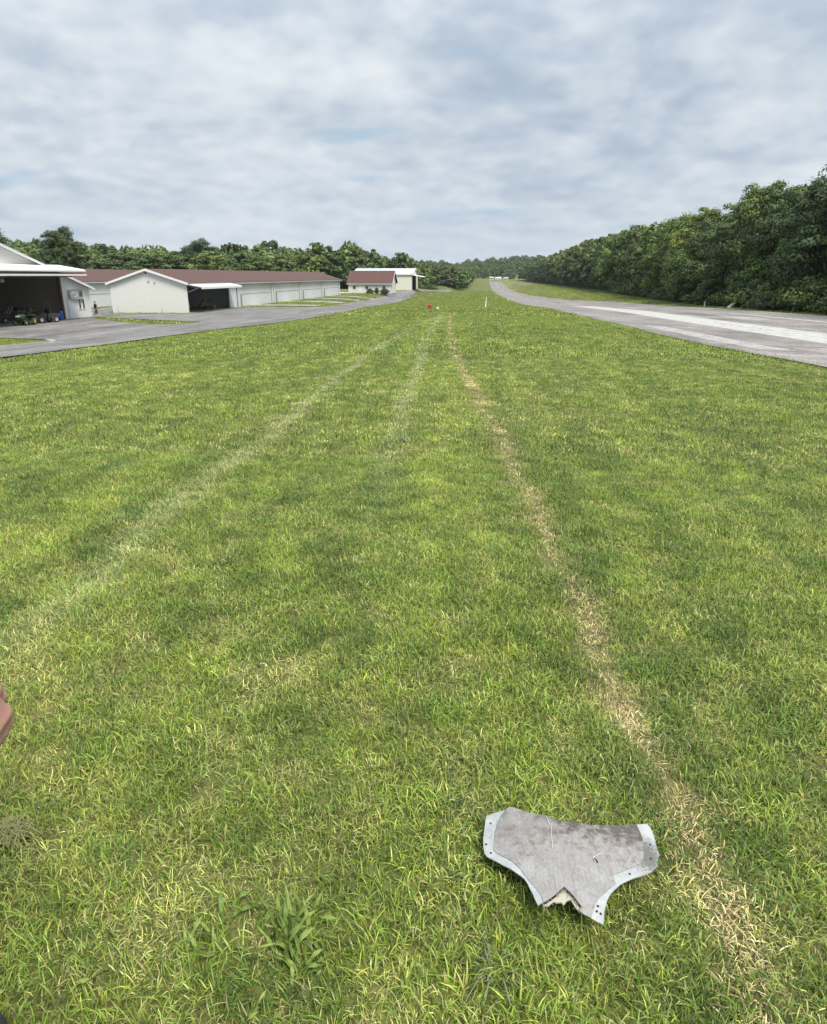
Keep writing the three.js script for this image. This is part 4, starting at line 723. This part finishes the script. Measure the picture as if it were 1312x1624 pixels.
{ const g = thing('workbench', 'dark workbench with tools along the inner hangar wall', 'bench', -47, PAD + .06, -70.2); part('bench_top', box(1.2, .08, 3.4, 0, .92, 0), M.wood, g); for (const [x, z] of [[-.5, -1.6], [.5, -1.6], [-.5, 1.6], [.5, 1.6]]) part('leg', box(.09, .92, .09, x, 0, z), M.wood, g); part('tool_box', box(.5, .35, .8, 0, 1.0, .6), M.darkDoor, g); part('vice', [box(.2, .2, .3, .3, 1.0, -.9), cyl(.03, .03, .5, .3, 1.1, -.9, 8).rotateX(.0)], M.post, g); }
{ const g = thing('red_tool_chest', 'dark red tool chest deep at the left in the open hangar', 'chest', -44.6, PAD + .06, -58.6); part('cabinet', box(.8, 1.0, 2.2, 0, .12, 0), mat(.12, .02, .02, .5), g); for (const y of [.3, .55, .8]) { const d = part('drawer', box(.04, .2, 2.0, .42, y, 0), mat(.16, .025, .025, .5), g); part('drawer_handle', box(.04, .03, 1.2, .46, y + .13, 0), M.steel, d); } for (const z of [-.9, .9]) part('caster', cyl(.06, .06, .12, 0, 0, z, 10), M.rubber, g); }
[['black machine with upright handle behind the lawn tractor', -46.2, 62, 1.35], ['black piece of equipment with tall arm beside the workbench', -46.4, 66.2, 1.5]].forEach(([lb, x, s, h], k) => { const g = thing('shop_machine', lb, 'machine', x, PAD + .06, -s, k); part('engine_block', [box(1, .5, .7, 0, .3, 0), cyl(.22, .2, .3, .1, .8, 0, 12)], M.black, g); part('handlebar', tube([[.4, .6, -.25], [.9, h, -.25], [.95, h, .25], [.4, .6, .25]], .03, 6, 14), M.steel, g); for (const z of [-.42, .42]) wheel(g, 0, .25, z, .25, .16, M.grey); });
{ // tractor and tiller inside the open bay of the long hangar
  const p = rowPt(2.6, -2.4), g = thing('old_tractor', 'dark old tractor with big rear wheel in the open bay', 'tractor', p[0], PAD + .1, -p[1], -HA + 1.2);
  part('hood', new THREE.CapsuleGeometry(.33, 1.0, 6, 12).rotateZ(Math.PI / 2).translate(-1.0, 1.15, 0), M.darkDoor, g); part('chassis', box(2.6, .35, .5, -.4, .6, 0), M.black, g); part('radiator', box(.12, .7, .6, -1.85, .8, 0), M.post, g); part('fender', [box(1.1, .07, .4, .6, 1.55, -.72), box(1.1, .07, .4, .6, 1.55, .72)], M.darkDoor, g);
  const st = part('seat', box(.5, .12, .5, .65, 1.25, 0), M.black, g); part('seat_back', box(.1, .4, .5, .9, 1.35, 0), M.black, st); part('steering_wheel', new THREE.TorusGeometry(.22, .025, 6, 16).rotateY(Math.PI / 2).rotateZ(.5).translate(.05, 1.7, 0), M.post, g); part('exhaust_pipe', cyl(.05, .05, 1.0, -1.1, 1.4, .1, 8), M.rust, g);
  for (const z of [-.75, .75]) { wheel(g, .6, .78, z, .78, .42, M.grey); wheel(g, -1.5, .4, z * .85, .4, .26, M.grey); }
  const q = rowPt(8.6, -1.6), t = thing('orange_tiller', 'rusty orange tiller near the partition of the open bay', 'tiller', q[0], PAD + .1, -q[1], -HA + .6);
  part('engine', [box(.7, .5, .6, 0, .5, 0), cyl(.25, .2, .35, 0, 1.0, 0, 12)], M.orange, t); part('tine_cover', prism([[-.6, .3], [.5, .3], [.4, .75], [-.5, .75]], .9).translate(0, 0, -.45), M.orange, t); part('handlebar', tube([[.3, .8, -.25], [1.0, 1.3, -.25], [1.05, 1.3, .25], [.3, .8, .25]], .025, 6, 14), M.black, t); for (const z of [-.4, .4]) wheel(t, .1, .28, z, .28, .18, M.rubber);
  const u = rowPt(10.6, -1.3), c = thing('dark_crate', 'dark low crate right of the rusty tiller in the open bay', 'crate', u[0], PAD + .1, -u[1], -HA); for (const y of [0, .17, .34]) { part('slat', box(.04, .14, .9, .38, y, 0), M.wood, c); part('slat', box(.04, .14, .9, -.38, y, 0), M.wood, c); } part('crate_floor', box(.7, .04, .88, 0, .02, 0), M.wood, c); part('crate_end', [box(.7, .48, .04, 0, 0, .47), box(.7, .48, .04, 0, 0, -.47)], M.wood, c);
}
// ---------- people: bodies meshed from a smooth field of tapered limbs ----------
function capsuleD(px, py, pz, b) { const [ax, ay, az, bx, by, bz, ra, rb] = b, ux = bx - ax, uy = by - ay, uz = bz - az, l = ux * ux + uy * uy + uz * uz || 1e-9; const t = clamp(((px - ax) * ux + (py - ay) * uy + (pz - az) * uz) / l, 0, 1), dx = px - ax - ux * t, dy = py - ay - uy * t, dz = pz - az - uz * t; return Math.sqrt(dx * dx + dy * dy + dz * dz) - (ra + (rb - ra) * t); }
function field3(bones, k) { return (x, y, z) => { let d = 9; for (const b of bones) { const e = b.length !== 8 ? ellD(x, y, z, b) : capsuleD(x, y, z, b), h = Math.max(k - Math.abs(d - e), 0) / k; d = Math.min(d, e) - h * h * k * .25; } return d; }; }
function ellD(x, y, z, b) { const [cx, cy, cz, rx, ry, rz] = b, X = (x - cx) / rx, Y = (y - cy) / ry, Z = (z - cz) / rz, q = Math.sqrt(X * X + Y * Y + Z * Z); return (q - 1) * Math.min(rx, ry, rz); }
function meshField(f, c, h, res) {                           // c centre, h half sizes
  const mc = new MarchingCubes(res, M.black, false, false, 400000); mc.isolation = 0;
  for (let k = 0; k < res; k++) for (let j = 0; j < res; j++) for (let i = 0; i < res; i++) { const u = (i - res / 2) / (res / 2), v = (j - res / 2) / (res / 2), w = (k - res / 2) / (res / 2); mc.field[i + j * res + k * res * res] = -f(c[0] + u * h[0], c[1] + v * h[1], c[2] + w * h[2]) * 10; }
  mc.update();
  const n = mc.count, P = new Float32Array(n * 3); for (let i = 0; i < n; i++) for (let a = 0; a < 3; a++) P[3 * i + a] = c[a] + mc.positionArray[3 * i + a] * h[a];
  let g = new THREE.BufferGeometry(); g.setAttribute('position', new THREE.BufferAttribute(P, 3)); g = mergeVertices(g, 1e-5); g.computeVertexNormals(); return g;
}
// joints in metres, the figure faces -z
function figure(name, label, x, y, z, turn, J, cloth, res) {
  const g = thing(name, label, 'person', x, y, z, turn);
  const B = (a, b, ra, rb) => [...J[a], ...J[b], ra, rb], mid = (a, b, t) => J[a].map((v, i) => v + (J[b][i] - v) * t);
  const body = [];
  const torso = [B('pelvis', 'chest', .135, .15), B('shoulderL', 'shoulderR', .075, .075), [...J.pelvis, .165, .12, .115, 0, 0, 0].slice(0, 9), [...J.chest, .175, .19, .115, 0, 0, 0].slice(0, 9), B('hipL', 'hipR', .1, .1)];
  body.push(...torso, B('chest', 'neck', .07, .058), B('neck', 'head', .056, .06));
  const hd = J.head; body.push([hd[0], hd[1] + .02, hd[2] + .01, .078, .105, .096, 0, 0, 0].slice(0, 9), [hd[0], hd[1] - .055, hd[2] - .035, .058, .06, .06, 0, 0, 0].slice(0, 9));
  body.push([hd[0], hd[1] - .008, hd[2] - .09, hd[0], hd[1] - .035, hd[2] - .112, .009, .015], [hd[0] - .022, hd[1] - .07, hd[2] - .093, hd[0] + .022, hd[1] - .07, hd[2] - .093, .009, .009]);
  for (const s of [-1, 1]) body.push([hd[0] + s * .08, hd[1] - .01, hd[2] + .015, .012, .032, .02, 0, 0, 0].slice(0, 9));
  for (const s of ['L', 'R']) body.push(B('shoulder' + s, 'elbow' + s, .056, .043), B('elbow' + s, 'wrist' + s, .044, .029), B('hip' + s, 'knee' + s, .088, .058), B('knee' + s, 'ankle' + s, .058, .038), [...mid('knee' + s, 'ankle' + s, .3).map((v, i) => v + (i === 2 ? .02 : 0)), .055, .11, .055, 0, 0, 0].slice(0, 9), B('ankle' + s, 'toe' + s, .04, .032));
  const lo = [9, 9, 9], hi = [-9, -9, -9]; for (const k in J) if (k !== 'ground') J[k].forEach((v, i) => { lo[i] = Math.min(lo[i], v - .24); hi[i] = Math.max(hi[i], v + .24); });
  lo[1] = -.08; const c = lo.map((v, i) => (v + hi[i]) / 2), h = lo.map((v, i) => (hi[i] - v) / 2 * 1.12);
  const bf = field3(body, .045);
  const bm = meshField(bf, c, h, res), pieces = [bm];
  for (const s of ['L', 'R']) if (J['hand' + s]) pieces.push(handGeo(J['wrist' + s], J['hand' + s], s === 'L' ? -1 : 1, res > 60 ? 88 : 30));
  part('body', mergeGeometries(pieces.map(q => { const n = q.index ? q.toNonIndexed() : q; return n; })), cloth.skin, g);
  const arms = ['L', 'R'].map(s => [...J['shoulder' + s], ...mid('shoulder' + s, 'elbow' + s, .72), .072, .068]);
  const shirtF = field3([...torso.map(b => b.length !== 8 ? b.map((v, i) => i > 2 && i < 6 ? v + .022 : v) : b.map((v, i) => i > 5 ? v + .022 : v)), ...arms, [...J.neck.map((v, i) => i === 1 ? v - .05 : v), ...J.chest, .075, .09]], .05);
  const hem = J.pelvis[1] - .13;
  part('shirt', meshField((a, b, d) => Math.max(shirtF(a, b, d), hem - b, b - J.neck[1] + .015), c, h, res), cloth.shirt, g);
  const legs = ['L', 'R'].flatMap(s => [[...J['hip' + s], ...J['knee' + s], .118, .088], [...J['knee' + s], ...J['ankle' + s], .088, .07], [...mid('knee' + s, 'ankle' + s, .3).map((v, i) => v + (i === 2 ? .02 : 0)), .076, .14, .076]]);
  const trF = field3([[...J.pelvis, .19, .16, .14, 0, 0, 0].slice(0, 9), [J.hipL[0], J.hipL[1], J.hipL[2], J.hipR[0], J.hipR[1], J.hipR[2], .125, .125], ...legs], .05);
  part('trousers', meshField((a, b, d) => Math.max(trF(a, b, d), b - J.pelvis[1] - .1, cloth.hem - b), c, h, res), cloth.trousers, g);
  for (const s of ['L', 'R']) { const a = J['ankle' + s], t = J['toe' + s]; const sf = field3([[a[0], a[1] - .02, a[2] + .03, t[0], t[1] + .012, t[2], .052, .046], [a[0], a[1] + .02, a[2] + .01, a[0], a[1] - .02, a[2], .056, .056]], .04), mx = a.map((v, i) => (v + t[i]) / 2); const o = part('shoe', meshField((p, q, r) => Math.max(sf(p, q, r), J.ground - q), [mx[0], mx[1], mx[2]], [.16, .16, .24], Math.min(res, 44)), cloth.shoe, g); part('sole', new THREE.CapsuleGeometry(.05, Math.hypot(t[0] - a[0], t[2] - a[2]), 4, 10).rotateX(Math.PI / 2).scale(1, .26, 1).rotateY(Math.atan2(a[0] - t[0], a[2] - t[2])).translate(mx[0], J.ground + .012 + (Math.min(a[1], .09) - .09), mx[2]), M.rubber, o); }
  const hairF = field3([[hd[0], hd[1] + .03, hd[2] + .018, .086, .112, .1, 0, 0, 0].slice(0, 9)], .02);
  part('hair', meshField((a, b, d) => Math.max(hairF(a, b, d), (hd[1] + .055 - b) * .8 - (d - hd[2]) * 1.1), [hd[0], hd[1], hd[2]], [.17, .2, .2], 36), cloth.hair, g);
  for (const s of [-1, 1]) part('eye', new THREE.SphereGeometry(.011, 8, 6).translate(hd[0] + s * .032, hd[1] + .005, hd[2] - .082), M.black, g);
  return g;
}
function handGeo(w, p, side, res) {                          // w wrist, p knuckle centre; thumb to the front
  const V = (a) => new THREE.Vector3(...a), d = V(p).sub(V(w)).normalize(), back = new THREE.Vector3(side, 0, 0).addScaledVector(d, -side * d.x).normalize(), fr = new THREE.Vector3().crossVectors(d, back).multiplyScalar(-side); if (fr.z > 0) fr.negate();
  const at = (u, v, n) => V(w).addScaledVector(d, u).addScaledVector(fr, v).addScaledVector(back, n).toArray(), b = [];
  b.push([...at(-.03, 0, 0), ...at(.015, 0, 0), .029, .027]);
  for (const v of [-.026, -.009, .009, .026]) b.push([...at(.015, v * .6, 0), ...at(.085, v, .004), .018, .0145]);
  [[-.029, .062, .0075], [-.010, .077, .0085], [.010, .082, .0088], [.029, .072, .0086]].forEach(([v, L, r]) => { let a = at(.085, v, .003), u = .085, n = .003, an = .25; for (const f of [.45, .32, .23]) { u += Math.cos(an) * L * f; n -= Math.sin(an) * L * f; const e = at(u, v * 1.02, n); b.push([...a, ...e, r, r * .9]); a = e; an += .42; } });
  { const a = at(.012, .022, -.004), e = at(.048, .048, -.012), f = at(.078, .056, -.018), q = at(.1, .054, -.024); b.push([...a, ...e, .016, .0125], [...e, ...f, .0125, .0105], [...f, ...q, .0105, .0085]); }
  const c = at(.07, 0, 0); return meshField(field3(b, .014), c, [.13, .13, .13], res);
}
const skin = new THREE.MeshPhysicalMaterial({ map: dataTex(256, 256, (u, v) => { const a = tiled(u, v, 6, 90, 4), b = tiled(u, v, 40, 93, 2); return [.50 * (1 + .12 * a + .06 * b), .25 * (1 + .2 * a + .1 * b), .20 * (1 + .2 * a + .1 * b)]; }), roughness: .55 });
skin.color = rgb(1, 1, 1);
const skinPlain = mat(.46, .25, .215, .55);
{
  const J = { ground: 0, pelvis: [0, .95, 0], chest: [0, 1.27, 0], neck: [0, 1.5, .015], head: [0, 1.64, -.01], shoulderL: [-.18, 1.42, 0], shoulderR: [.18, 1.42, 0], elbowL: [-.25, 1.13, .03], elbowR: [.25, 1.14, -.02], wristL: [-.26, .88, -.03], wristR: [.27, .89, -.17], handL: [-.26, .79, -.05], handR: [.275, .80, -.20], hipL: [-.1, .9, 0], hipR: [.1, .9, 0], kneeL: [-.11, .5, -.02], kneeR: [.11, .5, -.02], ankleL: [-.12, .09, .03], ankleR: [.12, .09, .03], toeL: [-.14, .045, -.15], toeR: [.13, .045, -.15] };
  const g = figure('person', 'person standing half out of frame at the left edge, only hand and shoe tip showing', -1.13, groundY(-1.13, .79) + .02, -.79, 0, J, { skin: skinPlain, shirt: mat(.10, .12, .16, .9), trousers: mat(.05, .06, .09, .95), shoe: mat(.02, .02, .024, .6), hair: mat(.05, .035, .02, .8), hem: .1 }, 96);
  const w = J.wristR; const st = new THREE.TorusGeometry(.034, .009, 8, 22).rotateX(Math.PI / 2); part('watch_strap', st.translate(w[0], w[1] + .03, w[2]), M.black, g);
}
{
  const J = { ground: 0, pelvis: [0, .94, 0], chest: [0, 1.26, -.02], neck: [0, 1.48, -.02], head: [0, 1.62, -.05], shoulderL: [-.18, 1.41, -.02], shoulderR: [.18, 1.41, -.02], elbowL: [-.25, 1.14, .1], elbowR: [.25, 1.15, -.06], wristL: [-.22, .92, .0], wristR: [.22, .96, -.24], handL: [-.21, .83, -.03], handR: [.21, .9, -.32], hipL: [-.09, .9, 0], hipR: [.09, .9, 0], kneeL: [-.1, .5, -.14], kneeR: [.1, .49, .04], ankleL: [-.1, .09, -.2], ankleR: [.1, .12, .3], toeL: [-.11, .045, -.37], toeR: [.11, .045, .14] };
  figure('person', 'person in dark blue shirt walking beside the open hangar wall', -42.0, PAD + .07, -75.6, Math.PI * .7, J, { skin: skinPlain, shirt: mat(.012, .014, .05, .9), trousers: mat(.06, .055, .06, .95), shoe: mat(.25, .23, .2, .6), hair: mat(.04, .03, .02, .8), hem: .45 }, 48);
}
scene.traverse((o) => { if (o.isMesh) { o.castShadow = true; o.receiveShadow = true; } });
renderer.render(scene, camera);
